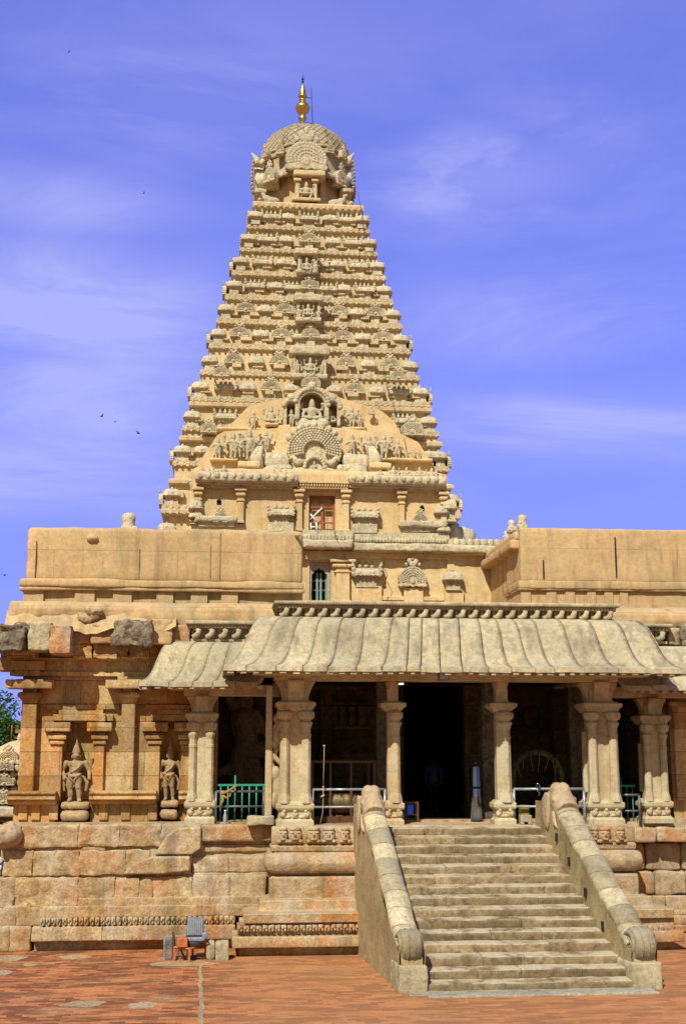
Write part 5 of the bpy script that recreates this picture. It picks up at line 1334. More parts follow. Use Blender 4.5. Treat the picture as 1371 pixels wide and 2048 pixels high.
# lower storey: wall, door, pilaster and relief shrines
XW1 = PX(1004, 73.6, 1150)
dl2, dr2 = PXS(619, 1160), PXS(661, 1160); za2, zb2 = zS(1205), zS(1124)
m = MB(); zT = zS(1100)
m.box(XA-(XW1-XA), dl2, YS-.05, YS+1, 0, zT); m.box(dr2, PXS(893, 1150), YS-.05, YS+1, 0, zT); m.box(dl2, dr2, YS-.05, YS+1, zb2, zT); m.box(dl2, dr2, YS-.05, YS+1, 0, za2); m.box(PXS(893, 1150)-.02, XW1+1, YS-.3, YS+1, 0, zT-.05)
low = build(m, 'lower_storey', M['wash'], tower, bevel=.02)
m = MB(); m.box(dl2-.1, dr2+.1, YS+.7, YS+.8, za2, zb2); build(m, 'dark_opening', M['black'], low)  # black sheet stands for the shade inside the doorway
m = MB()
wj = (dr2-dl2)
for x0, x1 in ((dl2, dl2+wj*.10), (dr2-wj*.16, dr2)): m.rbox(x0, x1, YS+.05, YS+.5, za2, zb2-.3, .03, .2, amp=.03, fr=3)
pts = [(dl2, zb2)] + [(dl2+wj*(.06+.80*k/12), zb2-.75+.42*math.sin(math.pi*k/12)-.10*abs(math.sin(k*math.pi/3))) for k in range(13)] + [(dr2, zb2-.75), (dr2, zb2)]
m.prism(pts, YS+.05, YS+.45, 'y'); build(m, 'door_frame', M['cement'], low)
m = MB(); xm_ = (dl2+dr2)/2-.05
for x in (xm_-.11, xm_+.11): m.box(x-.06, x+.06, YS+.35, YS+.45, za2, zb2-.6)
for x in (dl2+.1, dr2-.25): m.box(x-.05, x+.05, YS+.36, YS+.44, za2, zb2-.6)
lf = build(m, 'door_leaf', M['teal'], low)
m = MB()
for y in (1160, 1179): m.box(dl2+.1, dr2-.2, YS+.38, YS+.42, zS(y)-.03, zS(y)+.03)
build(m, 'rail', M['gate'], lf)
slim_pilaster(671, 698, 1116, 1206, YS-.05, low)
m = MB(); m.box(PXS(606, 1110), PXS(704, 1110), YS-.35, YS+.1, zS(1121), zS(1103)); m.box(PXS(700, 1110), PXS(893, 1110), YS-.3, YS+.1, zS(1116), zS(1104)); m.box(PXS(893, 1110), XW1+.2, YS-.7, YS+.1, zS(1109), zS(1103)); build(m, 'beam', M['wash'], low, bevel=.02)
unit('s', 731, 1120, 1176, YS+.05, 68, low); unit('g', 823, 1114, 1176, YS-.05, 58, low); unit('k', 904, 1133, 1182, YS-.25, 40, low)
m = MB()
for (xa, xb, ya, yb, d) in ((704, 762, 1172, 1206, .3), (806, 844, 1174, 1206, .35), (886, 923, 1180, 1206, .55), (762, 806, 1192, 1200, .25), (844, 886, 1192, 1200, .25)): build(MB().box(PXS(xa, 1180), PXS(xb, 1180), YS-d, YS+.1, zS(yb), zS(ya)), 'relief_ledge', M['wash'], low, bevel=.02)
# top band to the right of the projection, corner cornice
m = MB(); m.rbox(PXS(893, 1090), XW1+.5, YS-1.0, YS+.4, zS(1106), zS(1090), .15, .25, amp=.05, fr=2, mx=40); m.box(PXS(893, 1080), XW1+.3, YS-.5, YS+9, zS(1092), zS(1076))
for i in range(7):
    x = PXS(905, 1085)+(XW1-PXS(905, 1085))*(i+.3)/7; m.ball((x, YS-.5, zS(1084)), (.22, .1, .26), 8, 6, .3, 3)
build(m, 'corner_band', M['orn'], low)
# --- relief gable: stepped plaster mounds
def slab_px(mb, pts, Yf, Yb, inset=.0):
    mb.prism([(PX(x, Yf, y), PZ(y, Yf, x)) for x, y in pts], Yf, Yb, 'y', inset=inset)
m = MB()
slab_px(m, [(384,966),(392,930),(432,870),(447,862),(497,860),(622,850),(745,862),(800,866),(838,884),(868,930),(888,966)], 77.4, 85, .012)
slab_px(m, [(440,866),(470,838),(492,815),(520,806),(570,795),(600,776),(622,770),(645,776),(680,795),(735,812),(765,822),(792,846),(806,870)], 79.4, 86, .015)
m.rbox(PX(384, 75.2, 960), PX(890, 75.2, 960), 75.2, 80, PZ(967, 75.2), PZ(938, 75.2), .3, .4, amp=.08, fr=1, mx=50)
gab = build(m, 'great_gable', M['wash'], front)
m = MB()
def ledge(xa, xb, y0, y1, Y, d=.6, mt=None):
    m = MB(); m.rbox(PX(xa, Y, y0), PX(xb, Y, y0), Y-d, Y+.4, PZ(y1, Y, xa), PZ(y0, Y, xa), .1, .2, amp=.05, fr=2, mx=40); build(m, 'figure_ledge', M['wash'], gab)
ledge(420, 476, 919, 924, 77.4, .5); ledge(434, 555, 856, 861, 79.4, .4); ledge(530, 556, 850, 855, 79.2, .7); ledge(676, 728, 858, 863, 79.2, .7); ledge(762, 862, 918, 924, 77.4, .5); ledge(476, 520, 925, 938, 76.4, .6); ledge(737, 780, 928, 940, 76.4, .6); ledge(555, 580, 855, 896, 78.2, .8); ledge(672, 700, 862, 896, 78.2, .8)
# triple arch
m = MB(); Y = 78.9
def arch(px, ytop, ybot, wpx, thick, dep=.8):
    n = 16; X = PX(px, Y, ytop); r = (PX(px+wpx/2, Y, ytop)-X); zs = PZ(ytop, Y, px)-r; z0 = PZ(ybot, Y, px); t = thick
    for k in range(n):
        a0, a1 = math.pi*k/n, math.pi*(k+1)/n
        q = [(X+(r)*math.cos(a0), zs+r*math.sin(a0)), (X+r*math.cos(a1), zs+r*math.sin(a1)), (X+(r-t)*math.cos(a1), zs+(r-t)*math.sin(a1)), (X+(r-t)*math.cos(a0), zs+(r-t)*math.sin(a0))]
        m.prism(q[::-1], Y-dep, Y+.6, 'y'); m.ball((X+r*math.cos(a0)*.98, Y-dep, zs+r*.98*math.sin(a0)), (.17, .15, .17), 7, 5)
    for s in (-1, 1): m.box(X+s*(r-t/2)-t/2, X+s*(r-t/2)+t/2, Y-dep, Y+.6, z0, zs)
    m.ball((X, Y-dep, zs+r+.15), (.3, .2, .3), 8, 6, .3, 3)
arch(622, 784, 845, 66, .28, .9); arch(581, 806, 856, 30, .2, .75); arch(663, 806, 856, 30, .2, .75)
ar = build(m, 'triple_arch', M['orn'], gab)
for a in (('q0', 623, 798, 848), ('s1', 582, 818, 856), ('q1', 660, 820, 850)): fig(*a, 78.6, ar, 1.35 if a[0] == 'q0' else 1.1)
m = MB(); m.ball(P(626, 856, 77.9), (1.0, .5, .5), 12, 8, .3, 4); m.ball(P(608, 850, 77.9), (.45, .4, .45), 8, 6, .3, 4); m.ball(P(645, 850, 77.9), (.45, .4, .45), 8, 6, .3, 4); build(m, 'throne', M['orn'], ar)
# great peacock fan
m = MB(); Y = 76.6; c = P(628, 905, Y); Rk = PX(682, Y, 905)-PX(628, Y, 905)
pts = []
for i in range(40): a = math.radians(-40+260*i/39); k = Rk*(1+.03*(i % 2)); pts.append((c.x+k*math.cos(a), c.z+k*math.sin(a)*.93))
pts += [(c.x-Rk*1.08, c.z-Rk*.62), (c.x-Rk*.8, c.z-Rk*.82), (c.x, c.z-Rk*.72), (c.x+Rk*.8, c.z-Rk*.82), (c.x+Rk*1.08, c.z-Rk*.62)]
m.prism(pts[::-1], Y-.25, Y+2.5, 'y', inset=.03)
for q, (rr, kk) in enumerate(((.95, 30), (.84, 28), (.74, 25), (.64, 22), (.54, 19), (.44, 16))):
    for i in range(kk):
        a = math.radians(-12+204*i/(kk-1)); b = Rk*.058
        m.ball((c.x+Rk*rr*math.cos(a), Y-.28-.03*q, c.z+Rk*rr*math.sin(a)*.93), (b, .14, b*1.05), 7, 5)
zk = c.z-Rk*.35
for i in range(11):
    a = math.pi*i/10; m.ball((c.x+Rk*.36*math.cos(a), Y-.4, zk-Rk*.25+Rk*.36*math.sin(a)), (.14, .16, .14), 7, 5)
for s in (-1, 1):
    m.tube([(c.x+s*Rk*(.5+.06*k), Y-.35, zk-Rk*.12*math.sin(k*.9)-.1*k*0) for k in range(8)], [.2,.22,.22,.2,.18,.15,.12,.08], 7)
    m.tube([(c.x+s*Rk*(.25+.12*k), Y-.35, c.z-Rk*(.74-.05*math.sin(k*.8))) for k in range(8)], .13, 7)
for i in range(9): a = math.radians(30+120*i/8); m.ball((c.x+Rk*1.08*math.cos(a), Y-.1, c.z+Rk*1.02*math.sin(a)), (.22, .2, .25), 7, 5, .3, 4)
pk = build(m, 'great_fan', M['orn'], gab)
fig('q1', 628, 922, 946, Y-.45, pk); fig('q1', 640, 931, 962, Y-1.0, pk, 1.4)
for s, x0, x1 in ((-1, 574, 520), (1, 684, 742)):     # makara arms of the fan
    m = MB()
    m.rbox(min(PX(x0, 76.8), PX(x1, 76.8)), max(PX(x0, 76.8), PX(x1, 76.8)), 76.2, 78, PZ(946, 76.8), PZ(908, 76.8), .4, .25, amp=.12, fr=1.5)
    for k in range(5): m.tube([P(x1+s*k*3, 945, 76.2), P(x1+s*(k*3+2), 915, 76.1), P(x1-s*(4-k*2), 893, 76.2)], [.28, .22, .08], 7)
    m.ball(P((x0+x1)/2, 945, 76.2), (.8, .4, .5), 10, 7, .3, 3)
    for k in range(4): m.ball(P(x0-s*3+s*k*8, 938, 76.1), (.25, .2, .3), 8, 6, .3, 3)
    build(m, 'makara', M['orn'], pk)
# rows of carved figures
for a in (('s0', 436, 874, 918), ('s1', 466, 864, 918), ('s0', 484, 868, 916), ('s1', 499, 858, 922), ('s2', 516, 875, 915), ('s1', 532, 862, 900), ('s2', 704, 868, 910), ('s1', 737, 868, 918), ('s1', 766, 866, 918), ('s0', 794, 878, 918), ('s2', 812, 898, 918), ('s2', 826, 896, 918), ('s0', 838, 900, 918)): fig(*a, 77.2, gab, 1.25)
for a in (('s0', 507, 822, 856), ('q0', 542, 812, 850), ('s2', 685, 824, 856), ('s1', 702, 814, 857), ('s0', 719, 826, 857), ('q1', 742, 812, 832), ('s2', 500, 838, 856)): fig(*a, 79.1, gab, 1.25)
for a in (('q1', 404, 932, 958), ('q0', 427, 934, 952), ('q1', 448, 930, 950), ('q1', 483, 940, 953), ('s2', 386, 950, 982), ('q0', 560, 935, 960), ('q1', 760, 940, 955), ('q0', 786, 932, 956), ('q1', 812, 934, 956), ('q1', 838, 934, 956), ('q0', 862, 936, 960)): fig(*a, 75.2 if a[0] != 's2' else 77, gab, 1.5)
# corner stacks of the projection
for (px, yt, yb) in ((392, 985, 1045), (392, 1020, 1050), (880, 1000, 1050), (897, 985, 1045), (884, 1046, 1078)): unit('k', px, yt, yb, YS+.2, 30, front)

# ------------------------------------------------------------------ far wing on the right with its return wall
YW2 = 65.4
wing = thing('rear_wing', (PX(1200, YW2, 1150), YW2, 0), 'ochre plastered rear wing with a plain upper wall to the right of the tower', 'temple wing')
XR0 = PX(1040, YW2, 1130)
b = parapet(XR0, XR0+30, YW2, 'upper_wall', 7.0, 1200, ())
b.parent = wing; b.location = -ORG[wing.name]+Vector(b.location)+ORG[hall.name]
m = MB()
for gx, y0, y1 in ((1230, 1075, 1155), (1085, 1120, 1156)): xx = PX(gx, YW2, 1120); m.box(xx-.025, xx+.025, YW2-.08, YW2+.05, PZ(y1, YW2, gx), PZ(y0, YW2, gx))
build(m, 'crack', M['black'], wing)
m = MB(); m.rbox(XR0-.2, XR0+30, YW2-.3, YW2+4, 0, PZ(1215, YW2, 1200), .3, .6, amp=.1, fr=.8, mx=60)
m.box(XR0+.15, XR0+3.5, YW2+.5, YS-.2, 0, PZ(1066, YW2, 1040)); build(m, 'lower_wall', M['plaster'], wing)
m = MB(); zc1 = PZ(1064, YW2, 1040); m.rbox(XR0-.45, XR0+3.2, YW2+.3, YS+.3, zc1-.9, zc1-.35, .15, .3, amp=.06, fr=1.5, mx=50); m.rbox(XR0-.2, XR0+3, YW2+.25, YS+.3, zc1-.4, zc1+.1, .15, .3, amp=.06, fr=1.5, mx=50)
build(m, 'return_cornice', M['plaster'], wing)
def stump(px, yt, yb, Y, parent, seed):
    m = MB(); z0, z1 = PZ(yb, Y, px), PZ(yt, Y, px); h = z1-z0; X = PX(px, Y, yt)
    m.lathe([(h*.38, 0), (h*.36, h*.3), (h*.27, h*.5), (h*.25, h*.62), (h*.28, h*.75), (h*.26, h*.92), (h*.12, h)], (X, Y, z0), 12)
    for k in range(5): m.ball((X+random.uniform(-.3, .3)*h, Y-h*.25, z0+h*random.uniform(.1, .5)), (h*.14, h*.12, h*.14), 7, 5)
    return build(m, 'roof_ornament', M['orn'], parent)
stump(1022, 1040, 1066, YW2+2.2, wing, 1); stump(1043, 1030, 1064, YW2+1.2, wing, 2); stump(1012, 1062, 1082, YW2+4, wing, 3)
stump(940, 1058, 1078, YS+2, low, 4); stump(258, 1026, 1075, 78, front, 5); 
m = MB(); m.ball(P(922, 1076, YS+1.5), (.9, .6, .7), 12, 8, .2, 2); m.ball(P(905, 1070, YS+1), (.5, .5, .9), 10, 7, .3, 2); build(m, 'rounded_stone', M['orn'], low)
# ------------------------------------------------------------------ statues in the niches
def statue(px, ytop, ybot, Y, label, seed, sc_x=1.0):
    zt, zb = PZ(ytop, Y, px), PZ(ybot, Y, px); H = zt-zb; X = PX(px, Y, (ytop+ybot)/2)
    rnd = random.Random(seed); m = MB(); c = m.cap
    hip = rnd.choice((-1, 1))*.025
    for s in (-1, 1):
        c((s*.075, -.05, .015), (s*.06, 0, .03), .03, .03); c((s*.06, 0, .03), (s*.062, 0, .12), .028, .042); c((s*.062, 0, .12), (s*.06+hip*.6, -.015, .23), .042, .04); c((s*.06+hip*.6, -.015, .23), (s*.055+hip, 0, .40), .048, .068)
    m.ball((hip, 0, .42), (.115, .08, .07), 14, 10); m.ball((hip, -.03, .41), (.10, .07, .035), 12, 8); c((hip, 0, .44), (hip*.3, 0, .54), .075, .085); m.ball((0, 0, .585), (.118, .075, .07), 14, 10); m.ball((0, 0, .625), (.135, .055, .035), 12, 8)
    for k in range(7): a = k/6*math.pi; m.ball((.10*math.cos(a)+hip, -.075, .445-.03*math.sin(a)), (.022, .02, .016), 6, 5)
    for s in (-1, 1):
        c((s*.135, 0, .625), (s*.19, .01, .50), .042, .034); c((s*.19, .01, .50), (s*(.20 if s > 0 else .15), -.05, .39), .034, .024); m.ball((s*(.20 if s > 0 else .15), -.055, .37), (.028, .03, .035), 8, 6)
        c((s*.13, .03, .625), (s*.22, .04, .55), .038, .032); c((s*.22, .04, .55), (s*.225, -.01, .66), .03, .024); m.ball((s*.225, -.015, .69), (.032, .028, .036), 8, 6)
    # sash and drapery falling at the sides
    for s in (-1, 1): m.tube([(s*.13+hip, 0, .41), (s*.17, .01, .30), (s*.15, .01, .16)], [.02, .03, .02], 7)
    m.tube([(-.06+hip, -.07, .40), (hip, -.085, .33), (.06+hip, -.07, .40)], .014, 6); m.tube([(.10, -.06, .61), (.02, -.085, .52), (-.07, -.08, .46)], .013, 6)
    for k in range(9): a = math.pi*k/8; m.ball((.075*math.cos(a), -.07, .62-.05*math.sin(a)), (.015, .014, .014), 6, 5)
    c((0, 0, .64), (0, -.005, .70), .04, .038); m.ball((0, -.01, .735), (.055, .06, .065), 14, 10); m.ball((0, -.068, .73), (.012, .018, .02), 6, 5)
    m.ball((0, -.06, .705), (.022, .012, .008), 6, 5)
    for s in (-1, 1): m.ball((s*.022, -.062, .748), (.013, .01, .007), 6, 5); m.ball((s*.058, 0, .72), (.014, .02, .035), 6, 5)
    for r, z in ((.064, .79), (.058, .82), (.05, .85), (.041, .88), (.031, .92), (.018, .96), (.008, 1.0)): m.lathe([(r*.86, z-.018), (r, z), (r*.84, z+.018)], (0, 0, 0), 14)
    m.lathe([(.055, .77), (.045, .84), (.03, .91), (.004, 1.0)], (0, 0, 0), 14)
    for i, v in enumerate(m.v): m.v[i] = (v[0]*H*sc_x, v[1]*H, v[2]*H)
    me = organic(m, .016, 1); me.materials.append(M['granite2'])
    o = link('stone_statue', me, None, (X, Y-.02, zb)); tag(o, label, 'statue', 'statues in the wall niches')
    return o
M['granite2'] = stone('statue_granite', (.42,.28,.13), (.44,.34,.20), (.36,.22,.09), big=1.2, streak=(.15,.10,.06), streak_amt=.5, grey=(.36,.32,.25), grey_amt=.55, tint_amt=.2, bump=.4, fine=26, rust=(.44,.21,.06), rust_amt=.5)
def pedestal(px, y0, y1, y2, Y, wpx, label):
    m = MB(); X0, X1 = PX(px-wpx/2, Y, y1), PX(px+wpx/2, Y, y1); z2, z1, z0 = (PZ(y, Y, px) for y in (y0, y1, y2))
    m.rbox(X0, X1, Y-.3, Y+.3, z1+.01, z2, .1, .08, amp=.03, fr=3); m.rbox(X0+.02, X1-.02, Y-.33, Y+.3, z0, z1-.01, .12, .08, amp=.03, fr=3)
    tag(build(m, 'pedestal', M['granite2']), label, 'pedestal')
statue(152, 1479, 1603, YW+.02, 'ochre crowned stone deity with arms spread in the wider left niche', 3, 1.15)
statue(340, 1478, 1601, YW+.04, 'pale crowned stone guardian standing in the narrow niche beside the porch', 8, .9)
pedestal(152, 1603, 1619, 1641, YW+.02, 58, 'double lotus pedestal under the spread-armed deity')
pedestal(339, 1600, 1616, 1638, YW+.03, 38, 'double lotus pedestal under the narrow niche guardian')

# ------------------------------------------------------------------ giant guardian relief in the dark bay
m = MB(); Y = 37.2; q = lambda x, y, dy=0: P(x, y, Y+dy)
m.cap(q(492, 1478), q(486, 1440), .36, .42); m.cap(q(490, 1500), q(545, 1498, -.25), .28, .24); m.cap(q(545, 1498, -.25), q(560, 1560, -.2), .24, .18)
m.cap(q(480, 1500), q(474, 1545), .27, .22); m.cap(q(474, 1545), q(468, 1600), .22, .17); m.cap(q(474, 1600), q(455, 1612, -.15), .17, .12)
m.cap(q(476, 1425), q(458, 1398), .2, .16); m.cap(q(458, 1398), q(452, 1366), .16, .12); m.cap(q(510, 1430), q(530, 1462), .2, .16); m.ball(q(490, 1402), (.26, .26, .32)); m.cap(q(490, 1390), q(491, 1362), .24, .1)
m.ball(q(506, 1556), (.36, .2, .6)); m.cap(q(440, 1545), q(462, 1535), .14, .18)
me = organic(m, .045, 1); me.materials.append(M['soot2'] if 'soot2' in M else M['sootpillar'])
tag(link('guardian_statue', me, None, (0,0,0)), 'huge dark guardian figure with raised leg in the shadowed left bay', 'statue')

# ------------------------------------------------------------------ railings
def pipe_rail(xa, xb, ytop, ymid, ybot, Y, label, mt, r=.033, back=None):
    X0, X1 = PX(xa, Y, 1600), PX(xb, Y, 1600); z2, z1, z0 = PZ(ytop, Y, (xa+xb)/2), PZ(ymid, Y, (xa+xb)/2), PZ(ybot, Y, (xa+xb)/2)
    t = thing('pipe_railing', ((X0+X1)/2, Y, z0), label, 'railing', 'pipe railings between the porch pillars')
    for X in (X0, X1): build(MB().tube([(X, Y, z0), (X, Y, z2)], r, 10), 'post', M[mt], t)
    build(MB().tube([(X0, Y, z2), (X1, Y, z2)], r, 10), 'top_rail', M[mt], t); build(MB().tube([(X0, Y, z1), (X1, Y, z1)], r*.9, 10), 'middle_rail', M[mt], t)
    return t
pipe_rail(432, 527, 1583, 1613, 1648, 33.1, 'dark pipe railing standing before the green grille', 'pipedark')
pipe_rail(625, 769, 1579, 1614, 1649, 32.75, 'grey pipe railing in front of the glass display case', 'pipe')
pipe_rail(1027, 1167, 1578, 1613, 1650, 32.75, 'pale pipe railing before the round garlanded arch', 'pipe', .036)
pipe_rail(1240, 1277, 1590, 1622, 1652, 33.3, 'short pipe railing before the teal grille at far right', 'pipedark')
def grille(xa, xb, ytop, ybot, Y, n, label, tall):
    X0, X1 = PX(xa, Y, 1600), PX(xb, Y, 1600); z1, z0 = PZ(ytop, Y, 480), PZ(ybot, Y, 480)
    t = thing('green_grille', ((X0+X1)/2, Y, z0), label, 'grille', 'green bar grilles')
    f = MB(); f.box(X0, X1, Y-.02, Y+.02, z1-.05, z1); f.box(X0, X1, Y-.02, Y+.02, z0, z0+.05); build(f, 'frame', M['green'], t)
    for i in range(n):
        x = X0+(X1-X0)*(i+.5)/n; build(MB().tube([(x, Y, z0), (x, Y, z1+(.22 if i == tall else 0))], .018, 8), 'bar', M['green'], t)
grille(434, 548, 1568, 1647, 33.6, 8, 'bright green bar grille beside the leaning stone post', 2)
grille(1236, 1270, 1572, 1652, 33.9, 3, 'teal green bar grille between the right-hand pillars', 0)
m = MB()     # straw rope knotted on the grille
m.tube([P(474, 1570, 33.0), P(460, 1580, 32.95), P(446, 1588, 33.0)], .03, 6); m.tube([P(444, 1582, 33), P(446, 1600, 33), P(441, 1612, 33)], .035, 6); m.tube([P(446, 1590, 33), P(452, 1596, 32.95), P(460, 1592, 33), P(461, 1584, 33)], .025, 6); m.ball(P(445, 1586, 33), .06)
tag(build(m, 'tied_rope', plain('straw_rope', (.36,.20,.05), .9)), 'orange-brown straw rope knotted over the dark pipe railing', 'rope')
m = MB(); x, z = PX(450, 33.15, 1640), PZ(1648, 33.15, 450); m.lathe([(.045, 0), (.05, .02), (.05, .2), (.03, .26), (.022, .28), (.022, .33)], (x, 33.02, z), 12)
bt = build(m, 'water_bottle', plain('clear_plastic', (.30,.32,.33), .15)); tag(bt, 'small clear plastic bottle standing at the foot of the green grille', 'bottle')
build(MB().lathe([(.026, .31), (.026, .36)], (x, 33.02, z), 10), 'cap', M['white'], bt)
# leaning stone post and loose slab
m = MB(); a, b = P(536, 1642, 32.9), P(535, 1372, 33.0); w_ = .09
m.box(a.x-.095, a.x+.085, 32.78, 32.98, a.z-.05, b.z, tx=.012)
tag(build(m, 'stone_post', M['pillar'], bevel=.015), 'slender square stone post standing left of the wide carved pillar', 'post')
m = MB(); m.rbox(PX(494, 32.7, 1640), PX(548, 32.7, 1640), 32.55, 33.0, PZ(1650, 32.7, 520), PZ(1632, 32.7, 520), .03, .08, amp=.03, fr=4)
tag(build(m, 'stone_slab', M['rail']), 'rough grey stone slab lying at the foot of the slender post', 'slab')
# rope with knots by the display case
m = MB(); m.tube([P(648, 1494, 32.6), P(647, 1540, 32.6), P(646, 1575, 32.6)], .008, 6); m.tube([P(646, 1575, 32.6), P(646, 1600, 32.62), P(645, 1625, 32.6), P(640, 1648, 32.62)], .009, 6)
m.ball(P(648, 1492, 32.6), .03); m.ball(P(646, 1574, 32.6), .025); m.ball(P(645, 1592, 32.6), .032); m.tube([P(641, 1594, 32.6), P(649, 1590, 32.58)], .02, 6)
tag(build(m, 'knotted_rope', M['rope']), 'thin pale knotted cord hanging in front of the display case', 'rope')
# display case with fluted brass vessel
Yc_ = 33.6; X0, X1 = PX(622, Yc_, 1580), PX(751, Yc_, 1580); z0, z1 = PZ(1649, Yc_), PZ(1521, Yc_)
case = thing('display_case', ((X0+X1)/2, Yc_, z0), 'brown framed glass display case behind the grey pipe railing', 'display case')
f = MB()
for x in (X0, X0+(X1-X0)*.28, X0+(X1-X0)*.60, X1-.06):
    f.box(x, x+.06, Yc_, Yc_+.06, z0, z1)
for x in (X0, X1-.06): f.box(x, x+.06, Yc_+1.4, Yc_+1.46, z0, z1)
f.box(X0, X1, Yc_-.005, Yc_+.065, z1-.07, z1+.003); f.box(X0, X1, Yc_-.005, Yc_+.065, z0+.06, z0+.20); f.box(X0, X1, Yc_+1.395, Yc_+1.465, z1-.07, z1); f.box(X0-.003, X0+.06, Yc_, Yc_+1.4, z1-.07, z1); f.box(X1-.06, X1+.003, Yc_, Yc_+1.4, z1-.07, z1); f.box(X1-.07, X1+.01, Yc_-.01, Yc_+.2, z0, z1)
build(f, 'frame', M['brown'], case, bevel=.008)
m = MB(); n = 40; prf = [(.25, .0), (.42, .06), (.56, .22), (.60, .36), (.55, .46), (.50, .50), (.53, .52)]
m.lathe([(r*1.18, z*1.05) for r, z in prf], (0, 0, 0), 80)
for i, v in enumerate(m.v):
    a = math.atan2(v[1], v[0]); k = 1+.07*abs(math.sin(a*12)); m.v[i] = (v[0]*k, v[1]*k, v[2])
ves = build(m, 'fluted_vessel', M['brass']); ves.location = (PX(684, Yc_+.7, 1605), Yc_+.72, PZ(1628, Yc_+.7)); tag(ves, 'fluted rounded brass vessel inside the brown display case', 'vessel')
st = MB(); st.box(ves.location.x-.55, ves.location.x+.55, Yc_+.25, Yc_+1.2, z0, ves.location.z-.005); tag(build(st, 'vessel_stand', M['brown'], bevel=.02), 'dark wooden block carrying the fluted vessel', 'stand')
# steel water cylinder
X = PX(951, 33.9, 1590); z0 = PZ(1648, 33.9); z1 = PZ(1532, 33.9); h = z1-z0; r = .155
wt = thing('water_purifier', (X, 33.9, z0), 'tall polished steel water cylinder by the blackened pillar', 'water cylinder')
build(MB().lathe([(r, .08), (r, h*.45), (r*1.02, h*.46), (r*1.02, h*.47), (r, h*.48), (r, h-.03), (r*.9, h)], (X, 33.9, z0), 28), 'tank', M['steel'], wt)
build(MB().lathe([(r*.95, 0), (r*.95, .08)], (X, 33.9, z0), 24), 'base', M['black'], wt)
build(MB().lathe([(r*1.015, h*.60), (r*1.015, h*.635)], (X, 33.9, z0), 28), 'band', M['black'], wt)
build(MB().lathe([(.02, h), (.02, h+.05), (.05, h+.07), (.02, h+.1)], (X, 33.9, z0), 10), 'lid_knob', M['steel'], wt)
# garlanded arch
m = MB(); c = P(1073, 1556, 35.2); rr = PX(1122, 35.2)-PX(1073, 35.2)
m.tube([(c.x+rr*math.cos(math.pi*k/24), 35.2, c.z+rr*math.sin(math.pi*k/24)) for k in range(25)], .09, 10); m.tube([(c.x-rr, 35.2, c.z), (c.x-rr, 35.2, ZF)], .09, 10); m.tube([(c.x+rr, 35.2, c.z), (c.x+rr, 35.2, ZF)], .09, 10)
arch_o = build(m, 'lamp_arch', M['sootpillar']); tag(arch_o, 'dark round arch hung with dry garlands behind the pale railing', 'arch')
m = MB()
for k in range(9):
    a = math.pi*(.08+.1*k); p = Vector((c.x+rr*1.03*math.cos(a), 35.08, c.z+rr*1.03*math.sin(a))); m.tube([p, p+Vector((random.uniform(-.08, .08), -.02, -.12)), p+Vector((random.uniform(-.12, .12), -.03, -.35-random.random()*.3))], .012, 5)
m.tube([P(1112, 1515, 35), P(1120, 1540, 35), P(1121, 1580, 35)], .014, 5); m.tube([P(1112, 1515, 35), P(1110, 1540, 35), P(1108, 1590, 35)], .014, 5)
build(m, 'garland', plain('dry_garland', (.20,.16,.05), .9), arch_o)
# chained padlock on the pale railing, little concrete block
m = MB(); p = P(1075, 1578, 32.7); m.tube([p+Vector((.04*math.cos(a), -.03, .08+.06*math.sin(a))) for a in [k*.52 for k in range(13)]], .014, 6); m.tube([p+Vector((-.06, -.04, .02)), p+Vector((-.02, -.05, -.05)), p+Vector((.03, -.04, -.1)), p+Vector((.0, -.05, -.16))], .025, 6); m.box(p.x-.01, p.x+.06, p.y-.06, p.y-.03, p.z-.02, p.z+.05)
tag(build(m, 'chain', M['steel']), 'short bright chain looped over the top of the pale railing', 'chain')
m = MB(); X0, X1, za, zb_ = PX(1034, 32.6), PX(1056, 32.6), PZ(1651, 32.6), PZ(1632, 32.6); m.box(X0, X1, 32.5, 32.75, za+.06, zb_); m.box(X0, X0+.09, 32.5, 32.75, za, za+.06); m.box(X1-.1, X1, 32.5, 32.75, za, za+.06)
tag(build(m, 'concrete_block', M['cement'], bevel=.01), 'small white concrete block beside the right stair pillar', 'block')
m = MB(); m.box(PX(1035, 32.9), PX(1052, 32.9), 32.85, 33.1, ZF, PZ(1612, 32.9), 0); tag(build(m, 'oil_tin', plain('yellowed_tin', (.25,.20,.03), .5), bevel=.01), 'yellowish tin standing behind the small concrete block', 'tin')
# blue notice on a low wooden stand inside the doorway
Yn = 33.8; X0, X1 = PX(806, Yn), PX(835, Yn); z0 = ZF; z1 = PZ(1604, Yn)
nst = thing('notice_stand', ((X0+X1)/2, Yn, z0), 'low dark wooden stand with a small blue board in the doorway', 'stand')
f = MB()
for x in (X0, X1-.05):
    for y in (Yn, Yn+.4): f.box(x, x+.05, y, y+.05, z0, z1)
f.box(X0, X1, Yn-.003, Yn+.45, z1-.05, z1); f.box(X0+.05, X1-.05, Yn, Yn+.04, z0+.18, z0+.22); build(f, 'frame', M['brown'], nst)
build(MB().box(PX(812, Yn), PX(824, Yn), Yn-.03, Yn-.008, PZ(1630, Yn), PZ(1610, Yn)), 'blue_board', M['blue'], nst)
m = MB()
for y, s in ((1615, .5), (1619, .8), (1622, .7), (1626, .35)): xm = PX(818, Yn); m.box(xm-.06*s, xm+.06*s, Yn-.036, Yn-.031, PZ(y+.6, Yn), PZ(y-.6, Yn))
build(m, 'pale_print', plain('pale_print', (.12,.25,.75), .5), nst)
